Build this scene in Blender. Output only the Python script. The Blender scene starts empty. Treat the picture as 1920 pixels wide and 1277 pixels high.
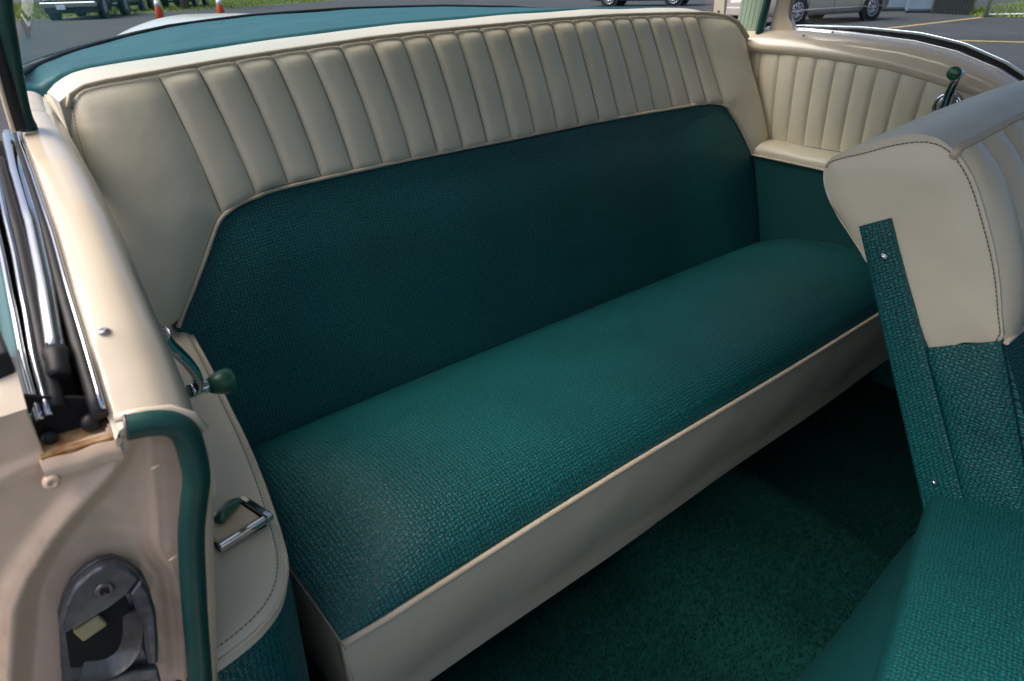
import bpy, bmesh, math, random
import numpy as np
from mathutils import Vector, Matrix, noise
random.seed(7)
scn = bpy.context.scene
COL = scn.collection

# ------------------------------------------------------------------ camera
CAM = Vector((-.1858, -.5832, 1.08))
cam = bpy.data.cameras.new('camera'); camo = bpy.data.objects.new('camera', cam); COL.objects.link(camo)
RC = np.array([[.77242028, -.31349907, .55234523], [-.6347285, -.35083862, .68849981], [-.02206001, -.88240047, -.46998166]])
camo.matrix_world = Matrix(((RC[0, 0], -RC[0, 1], -RC[0, 2], CAM.x), (RC[1, 0], -RC[1, 1], -RC[1, 2], CAM.y),
                            (RC[2, 0], -RC[2, 1], -RC[2, 2], CAM.z), (0, 0, 0, 1)))
cam.sensor_width = 36; cam.lens = 24; cam.clip_start = .02; cam.clip_end = 500
cam.dof.use_dof = True; cam.dof.focus_distance = 1.25; cam.dof.aperture_fstop = 10.0
scn.camera = camo

# ------------------------------------------------------------------ sky, sun, exposure
SUN_EL, SUN_AZ = 56, -66          # azimuth measured from +Y (the car's rear) towards +X
w = bpy.data.worlds.new('World'); scn.world = w; w.use_nodes = True
nt = w.node_tree; nt.nodes.clear()
sky = nt.nodes.new('ShaderNodeTexSky'); sky.sky_type = 'NISHITA'; sky.sun_disc = False
sky.sun_elevation = math.radians(SUN_EL); sky.sun_rotation = math.radians(SUN_AZ)
sky.air_density = .55; sky.dust_density = 5.0; sky.ozone_density = .3
bg = nt.nodes.new('ShaderNodeBackground'); bg.inputs[1].default_value = .15
wo = nt.nodes.new('ShaderNodeOutputWorld')
nt.links.new(sky.outputs[0], bg.inputs[0]); nt.links.new(bg.outputs[0], wo.inputs[0])
sl = bpy.data.lights.new('sun', 'SUN'); sl.energy = 1.45; sl.angle = math.radians(50); sl.color = (1, .95, .88)
so = bpy.data.objects.new('sun', sl); COL.objects.link(so)
a, e = math.radians(SUN_AZ), math.radians(SUN_EL)
sd = Vector((math.sin(a) * math.cos(e), math.cos(a) * math.cos(e), math.sin(e)))
so.rotation_euler = sd.to_track_quat('Z', 'Y').to_euler()
scn.view_settings.view_transform = 'Standard'; scn.view_settings.look = 'None'
scn.view_settings.exposure = 0.78; scn.view_settings.gamma = 1
try:
    scn.cycles.use_denoising = True
    scn.cycles.max_bounces = 7; scn.cycles.diffuse_bounces = 4; scn.cycles.glossy_bounces = 3; scn.cycles.transparent_max_bounces = 16
except Exception: pass

# ------------------------------------------------------------------ materials
MATS = {}
def mat(name, col, rough=.5, metal=0., spec=.5, bump=None, var=None, coat=0., sheen=0.):
    m = bpy.data.materials.new(name); m.use_nodes = True
    n = m.node_tree; p = n.nodes['Principled BSDF']
    p.inputs['Base Color'].default_value = (*col, 1); p.inputs['Roughness'].default_value = rough
    p.inputs['Metallic'].default_value = metal; p.inputs['Specular IOR Level'].default_value = spec
    if coat: p.inputs['Coat Weight'].default_value = coat; p.inputs['Coat Roughness'].default_value = .08
    if sheen: p.inputs['Sheen Weight'].default_value = sheen; p.inputs['Sheen Roughness'].default_value = .5
    tc = n.nodes.new('ShaderNodeTexCoord')
    if var:                                   # (scale, amount, colour2): blotchy colour variation of the surface itself
        ns = n.nodes.new('ShaderNodeTexNoise'); ns.inputs['Scale'].default_value = var[0]; ns.inputs['Detail'].default_value = 6
        rp = n.nodes.new('ShaderNodeValToRGB'); rp.color_ramp.elements[0].position = .35; rp.color_ramp.elements[1].position = .72
        n.links.new(tc.outputs['Object'], ns.inputs['Vector']); n.links.new(ns.outputs[0], rp.inputs[0])
        rp.color_ramp.elements[0].color = (*col, 1)
        rp.color_ramp.elements[1].color = (*[c * (1 - var[1]) + d * var[1] for c, d in zip(col, var[2])], 1)
        n.links.new(rp.outputs[0], p.inputs['Base Color'])
        mr = n.nodes.new('ShaderNodeMapRange'); mr.inputs[3].default_value = max(.02, rough - .07); mr.inputs[4].default_value = min(1, rough + .1)
        n.links.new(ns.outputs[0], mr.inputs[0]); n.links.new(mr.outputs[0], p.inputs['Roughness'])
    if bump:                                  # list of (kind, scale, distance)
        last = None
        for kind, sc_, dist in bump:
            t = n.nodes.new('ShaderNodeTexVoronoi' if kind == 'v' else 'ShaderNodeTexNoise')
            t.inputs['Scale'].default_value = sc_
            n.links.new(tc.outputs['Object'], t.inputs['Vector'])
            b = n.nodes.new('ShaderNodeBump'); b.inputs['Strength'].default_value = .6; b.inputs['Distance'].default_value = dist
            n.links.new(t.outputs[0], b.inputs['Height'])
            if last: n.links.new(last.outputs[0], b.inputs['Normal'])
            last = b
        n.links.new(last.outputs[0], p.inputs['Normal'])
    MATS[name] = m
    return m

def weave(name, dark, light, s=.0064, dist=.0011, rough=.46):
    m = bpy.data.materials.new(name); m.use_nodes = True
    n = m.node_tree; p = n.nodes['Principled BSDF']; L = n.links.new
    uv = n.nodes.new('ShaderNodeUVMap')
    def M(op, a, b=None, c=None):
        q = n.nodes.new('ShaderNodeMath'); q.operation = op
        for i, v in enumerate((a, b, c)):
            if v is None: continue
            if isinstance(v, (int, float)): q.inputs[i].default_value = v
            else: L(v, q.inputs[i])
        return q.outputs[0]
    nz = n.nodes.new('ShaderNodeTexNoise'); nz.inputs['Scale'].default_value = 110; nz.inputs['Detail'].default_value = 2
    L(uv.outputs[0], nz.inputs['Vector'])
    vs = n.nodes.new('ShaderNodeVectorMath'); vs.operation = 'MULTIPLY_ADD'
    vs.inputs[1].default_value = (.0085, .0085, 0)
    L(nz.outputs['Color'], vs.inputs[0]); L(uv.outputs[0], vs.inputs[2])
    sx = n.nodes.new('ShaderNodeSeparateXYZ'); L(vs.outputs[0], sx.inputs[0])
    u = M('DIVIDE', sx.outputs[0], s); v = M('DIVIDE', sx.outputs[1], s * .8)
    fu, fv = M('FRACT', u), M('FRACT', v)
    par = M('MODULO', M('ABSOLUTE', M('ADD', M('FLOOR', u), M('FLOOR', v))), 2.0)
    def ridge(x, pw): return M('SUBTRACT', 1.0, M('POWER', M('ABSOLUTE', M('SUBTRACT', M('MULTIPLY', x, 2.0), 1.0)), pw))
    hh = M('MULTIPLY', M('POWER', ridge(fv, 1.0), 1.5), ridge(fu, 5.0)); hv = M('MULTIPLY', M('MULTIPLY', M('POWER', ridge(fu, 1.0), 1.5), ridge(fv, 5.0)), .75)
    h = M('ADD', M('MULTIPLY', hh, M('SUBTRACT', 1.0, par)), M('MULTIPLY', hv, par))
    n2 = n.nodes.new('ShaderNodeTexNoise'); n2.inputs['Scale'].default_value = 260; L(uv.outputs[0], n2.inputs['Vector'])
    h = M('MULTIPLY', h, M('ADD', M('MULTIPLY', n2.outputs[0], .9), .5))
    mx = n.nodes.new('ShaderNodeMix'); mx.data_type = 'RGBA'
    L(M('POWER', M('MAXIMUM', h, 0.0), .6), mx.inputs[0]); mx.inputs[6].default_value = (*dark, 1); mx.inputs[7].default_value = (*light, 1)
    n3 = n.nodes.new('ShaderNodeTexNoise'); n3.inputs['Scale'].default_value = 6; n3.inputs['Detail'].default_value = 5; L(uv.outputs[0], n3.inputs['Vector'])
    hs = n.nodes.new('ShaderNodeHueSaturation'); L(mx.outputs[2], hs.inputs['Color'])
    L(M('ADD', M('MULTIPLY', n3.outputs[0], .5), .75), hs.inputs['Value'])
    L(hs.outputs[0], p.inputs['Base Color'])
    b = n.nodes.new('ShaderNodeBump'); b.inputs['Distance'].default_value = dist; b.inputs['Strength'].default_value = .9
    L(h, b.inputs['Height']); L(b.outputs[0], p.inputs['Normal'])
    p.inputs['Roughness'].default_value = rough; p.inputs['Specular IOR Level'].default_value = .42
    MATS[name] = m
    return m

mat('vinyl', (.66, .61, .475), .31, bump=[('v', 700, .0003), ('n', 16, .0035), ('n', 45, .0008)], var=(5, .5, (.62, .555, .415)))
mat('vinyl_top', (.56, .54, .46), .40, bump=[('v', 900, .00012), ('n', 14, .0015)], var=(5, .4, (.55, .53, .45)))
mat('piping', (.62, .54, .42), .5, bump=[('n', 60, .0006)], var=(20, .6, (.50, .40, .28)))
weave('fabric', (.0010, .031, .033), (.006, .176, .182))
weave('fabric_front', (.0010, .030, .032), (.006, .155, .160), s=.0058)
mat('teal_vinyl', (.003, .050, .053), .42, bump=[('v', 700, .0002)])
mat('teal_panel', (.003, .058, .058), .5, bump=[('v', 700, .0002), ('n', 30, .001)])
mat('shelf', (.011, .100, .114), .5, bump=[('n', 600, .0006), ('n', 22, .006)], var=(9, .9, (.009, .080, .095)))
mat('cream_paint', (.67, .585, .455), .22, coat=.45, bump=[('n', 5, .002)], var=(3, .3, (.68, .53, .40)))
mat('jamb_paint', (.80, .595, .43), .34, coat=.2, bump=[('n', 9, .003), ('n', 120, .0003)], var=(14, .5, (.72, .51, .35)))
mat('body_cream', (.84, .80, .72), .18, coat=.6)
mat('body_teal', (.006, .10, .105), .25, coat=.6)
mat('chrome', (.60, .62, .65), .07, metal=1., bump=[('n', 40, .0004)])
mat('chrome_dull', (.55, .57, .60), .22, metal=1., bump=[('n', 60, .0006)])
mat('rubber', (.012, .012, .013), .55, bump=[('n', 120, .0008)])
mat('black_gap', (.006, .006, .006), .8)
mat('green_rubber', (.006, .056, .046), .42, bump=[('n', 90, .0006)], var=(25, .5, (.012, .075, .07)))
mat('green_plastic', (.018, .115, .062), .28, coat=.2, bump=[('n', 60, .0006)])
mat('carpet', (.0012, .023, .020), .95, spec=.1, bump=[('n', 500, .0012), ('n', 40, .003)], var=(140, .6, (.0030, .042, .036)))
mat('dark_steel', (.16, .17, .195), .38, metal=.75, bump=[('n', 70, .002)], var=(40, .7, (.06, .062, .07)))
mat('worn_steel', (.20, .20, .195), .40, metal=.85, bump=[('n', 90, .002)], var=(60, .8, (.10, .09, .08)))
mat('rust', (.30, .13, .04), .85, bump=[('n', 200, .002)], var=(120, .9, (.55, .40, .22)))
mat('ivory', (.42, .36, .20), .5)
mat('seam_thread', (.20, .165, .115), .8)
mat('ash_plate', (.68, .57, .36), .4, bump=[('n', 60, .0006)])
mat('thread', (.10, .075, .05), .8)
mat('perforated', (.34, .44, .33), .6)
mat('headliner', (.62, .64, .56), .8)

def glass_mat(name, tint, r0=.04):
    m = bpy.data.materials.new(name); m.use_nodes = True
    n = m.node_tree; n.nodes.clear(); L = n.links.new
    o = n.nodes.new('ShaderNodeOutputMaterial'); mx = n.nodes.new('ShaderNodeMixShader'); t = n.nodes.new('ShaderNodeBsdfTransparent')
    g = n.nodes.new('ShaderNodeBsdfGlossy'); f = n.nodes.new('ShaderNodeFresnel')
    t.inputs[0].default_value = (*tint, 1); g.inputs['Roughness'].default_value = .01; f.inputs[0].default_value = 1.35
    L(f.outputs[0], mx.inputs[0]); L(t.outputs[0], mx.inputs[1]); L(g.outputs[0], mx.inputs[2]); L(mx.outputs[0], o.inputs[0])
    MATS[name] = m
glass_mat('window_glass', (.80, .92, .95))
mat('dark_glass', (.015, .018, .02), .05, coat=.5)

# ------------------------------------------------------------------ helpers
def T(o, label=None, cat=None, group=None, kind=None):
    if label: o['label'] = label
    if cat: o['category'] = cat
    if group: o['group'] = group
    if kind: o['kind'] = kind
    return o
def empty(name, loc, label, cat, group=None, rz=0):
    o = bpy.data.objects.new(name, None); COL.objects.link(o); o.location = loc; o.rotation_euler.z = rz
    o.empty_display_size = .1
    return T(o, label, cat, group)
def link(name, me, m, parent=None, local=False):
    o = bpy.data.objects.new(name, me); COL.objects.link(o)
    if m:
        for x in (m if isinstance(m, (list, tuple)) else [m]): me.materials.append(MATS[x])
    if parent is not None:
        o.parent = parent
        if not local:       # vertices are written in car / world coordinates; undo the parents' placement
            mw = Matrix.Identity(4); q = parent
            while q is not None: mw = q.matrix_basis @ mw; q = q.parent
            o.matrix_basis = mw.inverted()
    return o
def ss(a, b, x):
    t = min(1, max(0, (x - a) / (b - a))); return t * t * (3 - 2 * t)
def itp(x, xs, ys): return float(np.interp(x, xs, ys))
def cr(pts, n=8, closed=False):
    """smooth curve through points (Catmull-Rom)"""
    P = [Vector(p) for p in pts]; out = []; N = len(P)
    rng = range(N if closed else N - 1)
    for i in rng:
        if closed: p0, p1, p2, p3 = P[i - 1], P[i], P[(i + 1) % N], P[(i + 2) % N]
        else: p0, p1, p2, p3 = P[max(i - 1, 0)], P[i], P[i + 1], P[min(i + 2, N - 1)]
        for k in range(n):
            t = k / n
            out.append(.5 * ((2 * p1) + (p2 - p0) * t + (2 * p0 - 5 * p1 + 4 * p2 - p3) * t * t + (3 * p1 - p0 - 3 * p2 + p3) * t ** 3))
    if not closed: out.append(P[-1].copy())
    return out
def grid(name, f, nu, nv, m, parent=None, back=None, us=None, vs=None, uvf=None, closed_u=False):
    us = us or [i / nu for i in range(nu + 1)]; vs = vs or [j / nv for j in range(nv + 1)]
    P = [[Vector(f(u, v)) for v in vs] for u in us]
    nU, nV = len(us), len(vs)
    mj, mi = nV // 2, nU // 2
    UA = [0.]; VA = [0.]
    for i in range(1, nU): UA.append(UA[-1] + (P[i][mj] - P[i - 1][mj]).length)
    for j in range(1, nV): VA.append(VA[-1] + (P[mi][j] - P[mi][j - 1]).length)
    verts = []; faces = []; uvs = []; smooth = []
    for i in range(nU):
        for j in range(nV): verts.append(P[i][j])
    I = lambda i, j: i * nV + j
    def uvp(i, j): return uvf(us[i], vs[j], P[i][j]) if uvf else (UA[i], VA[j])
    for i in range(nU - 1):
        for j in range(nV - 1):
            faces.append((I(i, j), I(i + 1, j), I(i + 1, j + 1), I(i, j + 1))); smooth.append(True)
            uvs += [uvp(i, j), uvp(i + 1, j), uvp(i + 1, j + 1), uvp(i, j + 1)]
    if back is not None:
        bk = back if callable(back) else (lambda u, v, p: Vector(back))
        loop = [(i, 0) for i in range(nU)] + [(nU - 1, j) for j in range(1, nV)] + [(i, nV - 1) for i in range(nU - 2, -1, -1)] + [(0, j) for j in range(nV - 2, 0, -1)]
        b0 = len(verts)
        for (i, j) in loop: verts.append(P[i][j].copy())
        b1 = len(verts)
        for (i, j) in loop: verts.append(P[i][j] + bk(us[i], vs[j], P[i][j]))
        n = len(loop)
        for k in range(n):
            k2 = (k + 1) % n
            faces.append((b0 + k, b0 + k2, b1 + k2, b1 + k)); smooth.append(False)
            ij = [loop[k], loop[k2], loop[k2], loop[k]]; uvs += [uvp(*q) for q in ij]
        # back sheet
        b2 = len(verts)
        for i in range(nU):
            for j in range(nV): verts.append(P[i][j] + bk(us[i], vs[j], P[i][j]))
        for i in range(nU - 1):
            for j in range(nV - 1):
                faces.append((b2 + I(i, j), b2 + I(i, j + 1), b2 + I(i + 1, j + 1), b2 + I(i + 1, j))); smooth.append(True)
                uvs += [uvp(i, j), uvp(i, j + 1), uvp(i + 1, j + 1), uvp(i + 1, j)]
    me = bpy.data.meshes.new(name); me.from_pydata(verts, [], faces)
    ul = me.uv_layers.new(name='UVMap')
    ul.data.foreach_set('uv', [c for q in uvs for c in q])
    me.polygons.foreach_set('use_smooth', smooth)
    return link(name, me, m, parent)
def tube_bm(bm, pts, r, n=8, caps=True, flat=1., up=None):
    P = [Vector(p) for p in pts]; rings = []
    N = len(P)
    ref = Vector(up) if up else None
    prev = None
    for i, p in enumerate(P):
        t = (P[min(i + 1, N - 1)] - P[max(i - 1, 0)])
        if t.length < 1e-9: t = Vector((0, 0, 1))
        t.normalize()
        if ref is not None: a = (ref - t * ref.dot(t))
        elif prev is None:
            a = Vector((0, 0, 1)) if abs(t.z) < .9 else Vector((1, 0, 0)); a = a - t * a.dot(t)
        else: a = prev - t * prev.dot(t)
        a.normalize(); prev = a; b = t.cross(a)
        rr = r(i / (N - 1)) if callable(r) else r
        rings.append([bm.verts.new(p + (a * math.cos(2 * math.pi * k / n) * flat + b * math.sin(2 * math.pi * k / n)) * rr) for k in range(n)])
    for A, B in zip(rings, rings[1:]):
        for k in range(n): bm.faces.new((A[k], A[(k + 1) % n], B[(k + 1) % n], B[k])).smooth = True
    if caps:
        bm.faces.new(list(reversed(rings[0]))); bm.faces.new(rings[-1])
def bm_obj(name, bm, m, parent=None, local=False):
    bmesh.ops.recalc_face_normals(bm, faces=bm.faces)
    me = bpy.data.meshes.new(name); bm.to_mesh(me); bm.free()
    return link(name, me, m, parent, local)
def tube(name, pts, r, m, parent=None, n=10, flat=1., up=None, local=False):
    bm = bmesh.new(); tube_bm(bm, pts, r, n, True, flat, up); return bm_obj(name, bm, m, parent, local)
def lathe_bm(bm, origin, axis, prof, n=20):
    """prof: (radius, distance along axis)"""
    axis = Vector(axis).normalized(); o = Vector(origin)
    a = axis.orthogonal().normalized(); b = axis.cross(a); rings = []
    for r, h in prof:
        rings.append([bm.verts.new(o + axis * h + (a * math.cos(2 * math.pi * k / n) + b * math.sin(2 * math.pi * k / n)) * max(r, 1e-5)) for k in range(n)])
    for A, B in zip(rings, rings[1:]):
        for k in range(n): bm.faces.new((A[k], A[(k + 1) % n], B[(k + 1) % n], B[k])).smooth = True
    bm.faces.new(rings[0]); bm.faces.new(rings[-1])
def lathe(name, origin, axis, prof, m, parent=None, n=20, local=False):
    bm = bmesh.new(); lathe_bm(bm, origin, axis, prof, n); return bm_obj(name, bm, m, parent, local)
def box_bm(bm, lo, hi, bev=0., seg=2, rot=None, org=None):
    g = bmesh.new(); bmesh.ops.create_cube(g, size=1)
    lo, hi = Vector(lo), Vector(hi); c = (lo + hi) / 2; s = hi - lo
    for v in g.verts: v.co = Vector((v.co.x * s.x, v.co.y * s.y, v.co.z * s.z)) + c
    if bev: bmesh.ops.bevel(g, geom=g.edges[:], offset=bev, segments=seg, affect='EDGES', profile=.5)
    if rot is not None:
        for v in g.verts: v.co = rot @ (v.co - Vector(org)) + Vector(org)
    me = bpy.data.meshes.new('tmp'); g.to_mesh(me); g.free(); bm.from_mesh(me); bpy.data.meshes.remove(me)
def box(name, lo, hi, m, parent=None, bev=0., seg=2, rot=None, org=None, local=False):
    bm = bmesh.new(); box_bm(bm, lo, hi, bev, seg, rot, org); return bm_obj(name, bm, m, parent, local)
def prism_bm(bm, pts, vec, bev=0., seg=2):
    g = bmesh.new(); vs = [g.verts.new(p) for p in pts]; f = g.faces.new(vs)
    r = bmesh.ops.extrude_face_region(g, geom=[f]); nv = [x for x in r['geom'] if isinstance(x, bmesh.types.BMVert)]
    bmesh.ops.translate(g, verts=nv, vec=Vector(vec))
    bmesh.ops.recalc_face_normals(g, faces=g.faces)
    if bev: bmesh.ops.bevel(g, geom=g.edges[:], offset=bev, segments=seg, affect='EDGES', profile=.5, clamp_overlap=True)
    me = bpy.data.meshes.new('tmp'); g.to_mesh(me); g.free(); bm.from_mesh(me); bpy.data.meshes.remove(me)
def prism(name, pts, vec, m, parent=None, bev=0., seg=2, local=False):
    bm = bmesh.new(); prism_bm(bm, pts, vec, bev, seg); return bm_obj(name, bm, m, parent, local)
def pillow(name, outline, axis, depth, m, parent=None, rings=7, back=None, pw=2.2):
    """outline: closed 3-D polygon; domes towards axis by depth; back: vector closing it into a solid"""
    P = [Vector(p) for p in outline]; c = sum(P, Vector()) / len(P); ax = Vector(axis).normalized()
    bm = bmesh.new(); ul = bm.loops.layers.uv.new('UVMap'); R_ = []
    for k in range(rings):
        s = 1 - k / rings
        R_.append([bm.verts.new(c + (p - c) * s + ax * (depth * (1 - s ** pw) + .003 * noise.noise((c + (p - c) * s) * 19) * (1 - s ** 4))) for p in P])
    top = bm.verts.new(c + ax * depth); n = len(P)
    for A, B in zip(R_, R_[1:]):
        for k in range(n): bm.faces.new((A[k], A[(k + 1) % n], B[(k + 1) % n], B[k])).smooth = True
    for k in range(n): bm.faces.new((R_[-1][k], R_[-1][(k + 1) % n], top)).smooth = True
    if back is not None:
        bv = [bm.verts.new(p) for p in P]; bb = [bm.verts.new(p + Vector(back)) for p in P]
        for k in range(n): bm.faces.new((bv[k], bv[(k + 1) % n], bb[(k + 1) % n], bb[k]))
        bm.faces.new(bb)
    drop = max(range(3), key=lambda i: abs(ax[i])); kk = [i for i in range(3) if i != drop]
    for f in bm.faces:
        for l in f.loops: l[ul].uv = (l.vert.co[kk[0]], l.vert.co[kk[1]])
    return bm_obj(name, bm, m, parent)
def stitches(name, pts, parent, m='thread', step=.0055, ln=.0034, r=.0006):
    P = [Vector(p) for p in pts]; bm = bmesh.new(); acc = 0; nxt = 0
    for A, B in zip(P, P[1:]):
        d = B - A; L_ = d.length
        if L_ < 1e-9: continue
        d.normalize()
        while nxt <= acc + L_:
            q = A + d * (nxt - acc); tube_bm(bm, [q - d * ln / 2, q + d * ln / 2], r, 5); nxt += step
        acc += L_
    return T(bm_obj(name, bm, m, parent), kind='stuff')

# ================================================================== car: floor
def floor_f(u, v):
    x = -.16 + 1.84 * u; y = -1.3 + 1.95 * v
    hump = .042 * ss(.50, .64, x) * (1 - ss(.895, .965, x))
    return (x, y, .105 - .045 * ss(.90, .965, x) + hump + .003 * math.sin(x * 31 + y * 17) + .002 * math.sin(y * 43 - x * 11))
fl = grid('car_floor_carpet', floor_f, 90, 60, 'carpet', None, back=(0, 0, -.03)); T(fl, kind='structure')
def pile():
    bm = bmesh.new(); rnd = random.Random(3)
    for _ in range(80000):
        u = rnd.uniform(.1, .98); v = rnd.uniform(.42, .72)
        p = Vector(floor_f(u, v)); d = Vector((rnd.uniform(-1, 1), rnd.uniform(-1, 1), rnd.uniform(1.2, 2.4))).normalized() * rnd.uniform(.005, .010)
        a = Vector((rnd.uniform(-1, 1), rnd.uniform(-1, 1), 0)).normalized() * .0009
        q = [bm.verts.new(p - a), bm.verts.new(p + a), bm.verts.new(p + d)]; bm.faces.new(q)
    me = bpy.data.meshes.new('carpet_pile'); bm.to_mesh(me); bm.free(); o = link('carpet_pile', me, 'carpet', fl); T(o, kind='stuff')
pile()

# ================================================================== rear bench seat
SEAT = empty('rear_bench_seat', (.785, .25, .15), 'cream and teal rear bench seat with vertical pleats along the backrest top', 'car seat')
MID = .785
def BY(x, z):
    w_ = abs(x - MID); a_ = .085 - .04 * ss(.6, .95, z)
    return .52 + .22 * (z - .33) - a_ * ss(.45, .9, w_)
ZT = ([-.045, -.03, -.004, .026, .104, .233, .364, .494, .623, .753, .951, 1.147, 1.274, 1.391, 1.491, 1.559, 1.601, 1.631, 1.645],
      [.924, .934, .945, .949, .954, .962, .969, .976, .980, .982, .985, .985, .982, .979, .975, .964, .948, .920, .90])
def zt(x): return itp(x, *ZT) + .0085
XT = [.103, .167, .233, .299, .364, .428, .494, .559, .623, .688, .753, .820, .886, .951, 1.017, 1.082, 1.147, 1.211, 1.274, 1.332, 1.391, 1.443]
XB = [.135, .203, .267, .333, .399, .463, .528, .592, .656, .721, .788, .858, .928, .996, 1.066, 1.135, 1.206, 1.270, 1.333, 1.393, 1.449, 1.503]
ZB = .762
def zb(x): return .762 - .02 * (1 - ss(.12, .24, x))
EV = [0, .012, .03, .06, .12, .2, .3, .4, .5, .6, .7, .8, .88, .93, .96, .98, .992, 1]
EU = [0, .02, .05, .1, .17, .26, .38, .5, .62, .74, .83, .9, .95, .98, 1]
def pleat_f(i):
    j1, j2 = random.uniform(.94, 1.06), random.uniform(-.0012, .0012)
    def f(u, v):
        x = (XB[i] * (1 - u) + XB[i + 1] * u) * (1 - v) + (XT[i] * (1 - u) + XT[i + 1] * u) * v
        x += .004 * math.sin(math.pi * v)
        z = zb(x) + (zt(x) - .004 - zb(x)) * v
        b = (.0072 * j1 + .0006 * math.sin(9 * v + i)) * (1 - abs(2 * u - 1) ** 5.0) + .0030 * math.sin(math.pi * u)
        e = (1 - (1 - min(1, v / .05)) ** 2) * .8 + .2
        roll = .008 * max(0, (v - .90) / .10) ** 2.5
        return (x, BY(x, z) - b * e * (1 - .7 * max(0, (v - .93) / .07) ** 2) + roll + j2 * math.sin(5 * v), z)
    return f
for i in range(len(XT) - 1):
    grid('pleat', pleat_f(i), 0, 0, 'vinyl', SEAT, back=(0, .05, 0), us=EU, vs=EV)
for i in range(len(XT)):
    pts = []
    for k in range(25):
        v = .01 + .97 * k / 24; x = XB[i] * (1 - v) + XT[i] * v + .004 * math.sin(math.pi * v); z = zb(x) + (zt(x) - .004 - zb(x)) * v
        pts.append((x, BY(x, z) - .0004 + .008 * max(0, (v - .90) / .10) ** 2.5, z))
    tube('seam', pts, .0009, 'seam_thread', SEAT, 6)
# side bolsters
def bolster(name, A, B, sgn):
    A_ = ([p[0] for p in A], [p[1] for p in A], [p[2] for p in A]); B_ = ([p[0] for p in B], [p[1] for p in B], [p[2] for p in B])
    def f(u, v):
        xa, za = itp(v, A_[0], A_[1]), itp(v, A_[0], A_[2]); xb, z_b = itp(v, B_[0], B_[1]), itp(v, B_[0], B_[2])
        if sgn > 0: xb += .004 * math.sin(math.pi * max(0, (v - .6) / .4))
        else: xb += .004 * math.sin(math.pi * max(0, (v - .58) / .42))
        x = xa + (xb - xa) * u; z = za + (z_b - za) * u
        if v > .9:
            tt = (v - .9) / .1; z = z * (1 - tt) + (zt(x) - .004) * tt
        b = .020 * (1 - abs(2 * u - 1) ** 2.6) * (1 - abs(2 * v - 1) ** 6)
        edge = .016 * max(0, (.14 - u) / .14) ** 2.0        # outer side rolls round to the back
        roll = .008 * max(0, (v - .90) / .10) ** 2.5
        return (x, BY(x, z) - b + edge + roll + .0022 * noise.noise((x * 13, z * 11, 2.0)), z)
    grid(name, f, 22, 40, 'vinyl', SEAT, back=(0, .06, 0))
    def g(u, v):
        p = f(0, v); return (p[0] - sgn * (.017 * math.sin(u * 1.57) - .001), p[1] + .004 + .10 * u ** 1.4, p[2] - .004 * u)
    grid('backrest_side', g, 10, 30, 'vinyl', SEAT, back=(sgn * .008, 0, 0))
    stitches('stitching', [(f(.035, v)[0], f(.035, v)[1] - .0006, f(.035, v)[2]) for v in [.02 + .93 * i / 60 for i in range(61)]], SEAT, r=.0004)
bolster('side_bolster', [(0, -.045, .59), (.5, -.044, .80), (.85, -.036, .90), (1, -.027, .936)],
        [(0, .022, .612), (.1, .028, .622), (.22, .049, .645), (.40, .087, .688), (.55, .119, .726), (.60, .135, .741), (.8, .120, .85), (1, .103, .950)], 1)
bolster('side_bolster', [(0, 1.655, .645), (.1, 1.655, .665), (.5, 1.645, .821), (.85, 1.632, .915), (1, 1.60, .95)],
        [(0, 1.585, .622), (.1, 1.58, .632), (.2, 1.57, .655), (.35, 1.549, .699), (.5, 1.519, .744), (.58, 1.503, .760), (.8, 1.475, .86), (1, 1.443, .970)], -1)
# white top roll
def roll_f(u, v):
    x = -.040 + (1.648 + .040) * u
    z0 = zt(x); endk = min(1, max(0, min((x + .040) / .06, (1.648 - x) / .06))) ** .5
    y0 = BY(x, z0) + .006
    ang = v
    y = y0 + .112 * ang
    z = z0 + .001 + (.0095 * math.sin(min(1, ang * 1.25) * math.pi / 2) - .03 * max(0, (ang - .86) / .14) ** 2) * (.45 + .55 * endk)
    z += .0012 * math.sin(x * 23) * math.sin(ang * 3)
    return (x, y, z)
grid('top_roll', roll_f, 120, 16, 'vinyl_top', SEAT, back=(0, 0, -.05))
tube('top_piping', [(-.033, BY(-.03, .93) + .014, .926), (-.030, BY(-.03, .93) + .006, .931)] + [(x, BY(x, zt(x)) + .001, zt(x) + .001) for x in [-.024 + i * (1.64 + .024) / 160 for i in range(161)]], .0036, 'piping', SEAT, 10)
# teal insert
XL = ([.30, .60, .62, .645, .688, .726, .738, .746, .750, .757], [-.02, .010, .028, .049, .087, .119, .138, .165, .201, .262])
XR = ([.30, .60, .63, .655, .699, .744, .752, .756, .758, .760], [1.61, 1.592, 1.58, 1.57, 1.549, 1.519, 1.505, 1.490, 1.470, 1.42])
zv = [.30, .33, .36, .40, .45, .5, .55, .6, .615, .63, .645, .66, .675, .69, .705, .72, .732, .738, .743, .747, .751, .754, .757]
def ins_f(u, v):
    z = v; xl, xr = itp(z, *XL), itp(z, *XR); x = xl + (xr - xl) * u
    z = z + .005 * ss(.9, 1.2, x) * ss(.7, .757, v)
    d = min(u * (xr - xl), (1 - u) * (xr - xl), (.762 - v) * 1.2)
    b = .014 * ss(0, .16, d) - .004 * (1 - ss(0, .012, d))
    b += .005 * noise.noise((x * 3.7, z * 5.1, 4.2)) * ss(0, .12, d)
    return (x, BY(x, z) - b, z)
grid('backrest_insert', ins_f, 110, 0, 'fabric', SEAT, back=(0, .04, 0), vs=zv, uvf=lambda u, v, p: (p.x, p.z))
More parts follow.
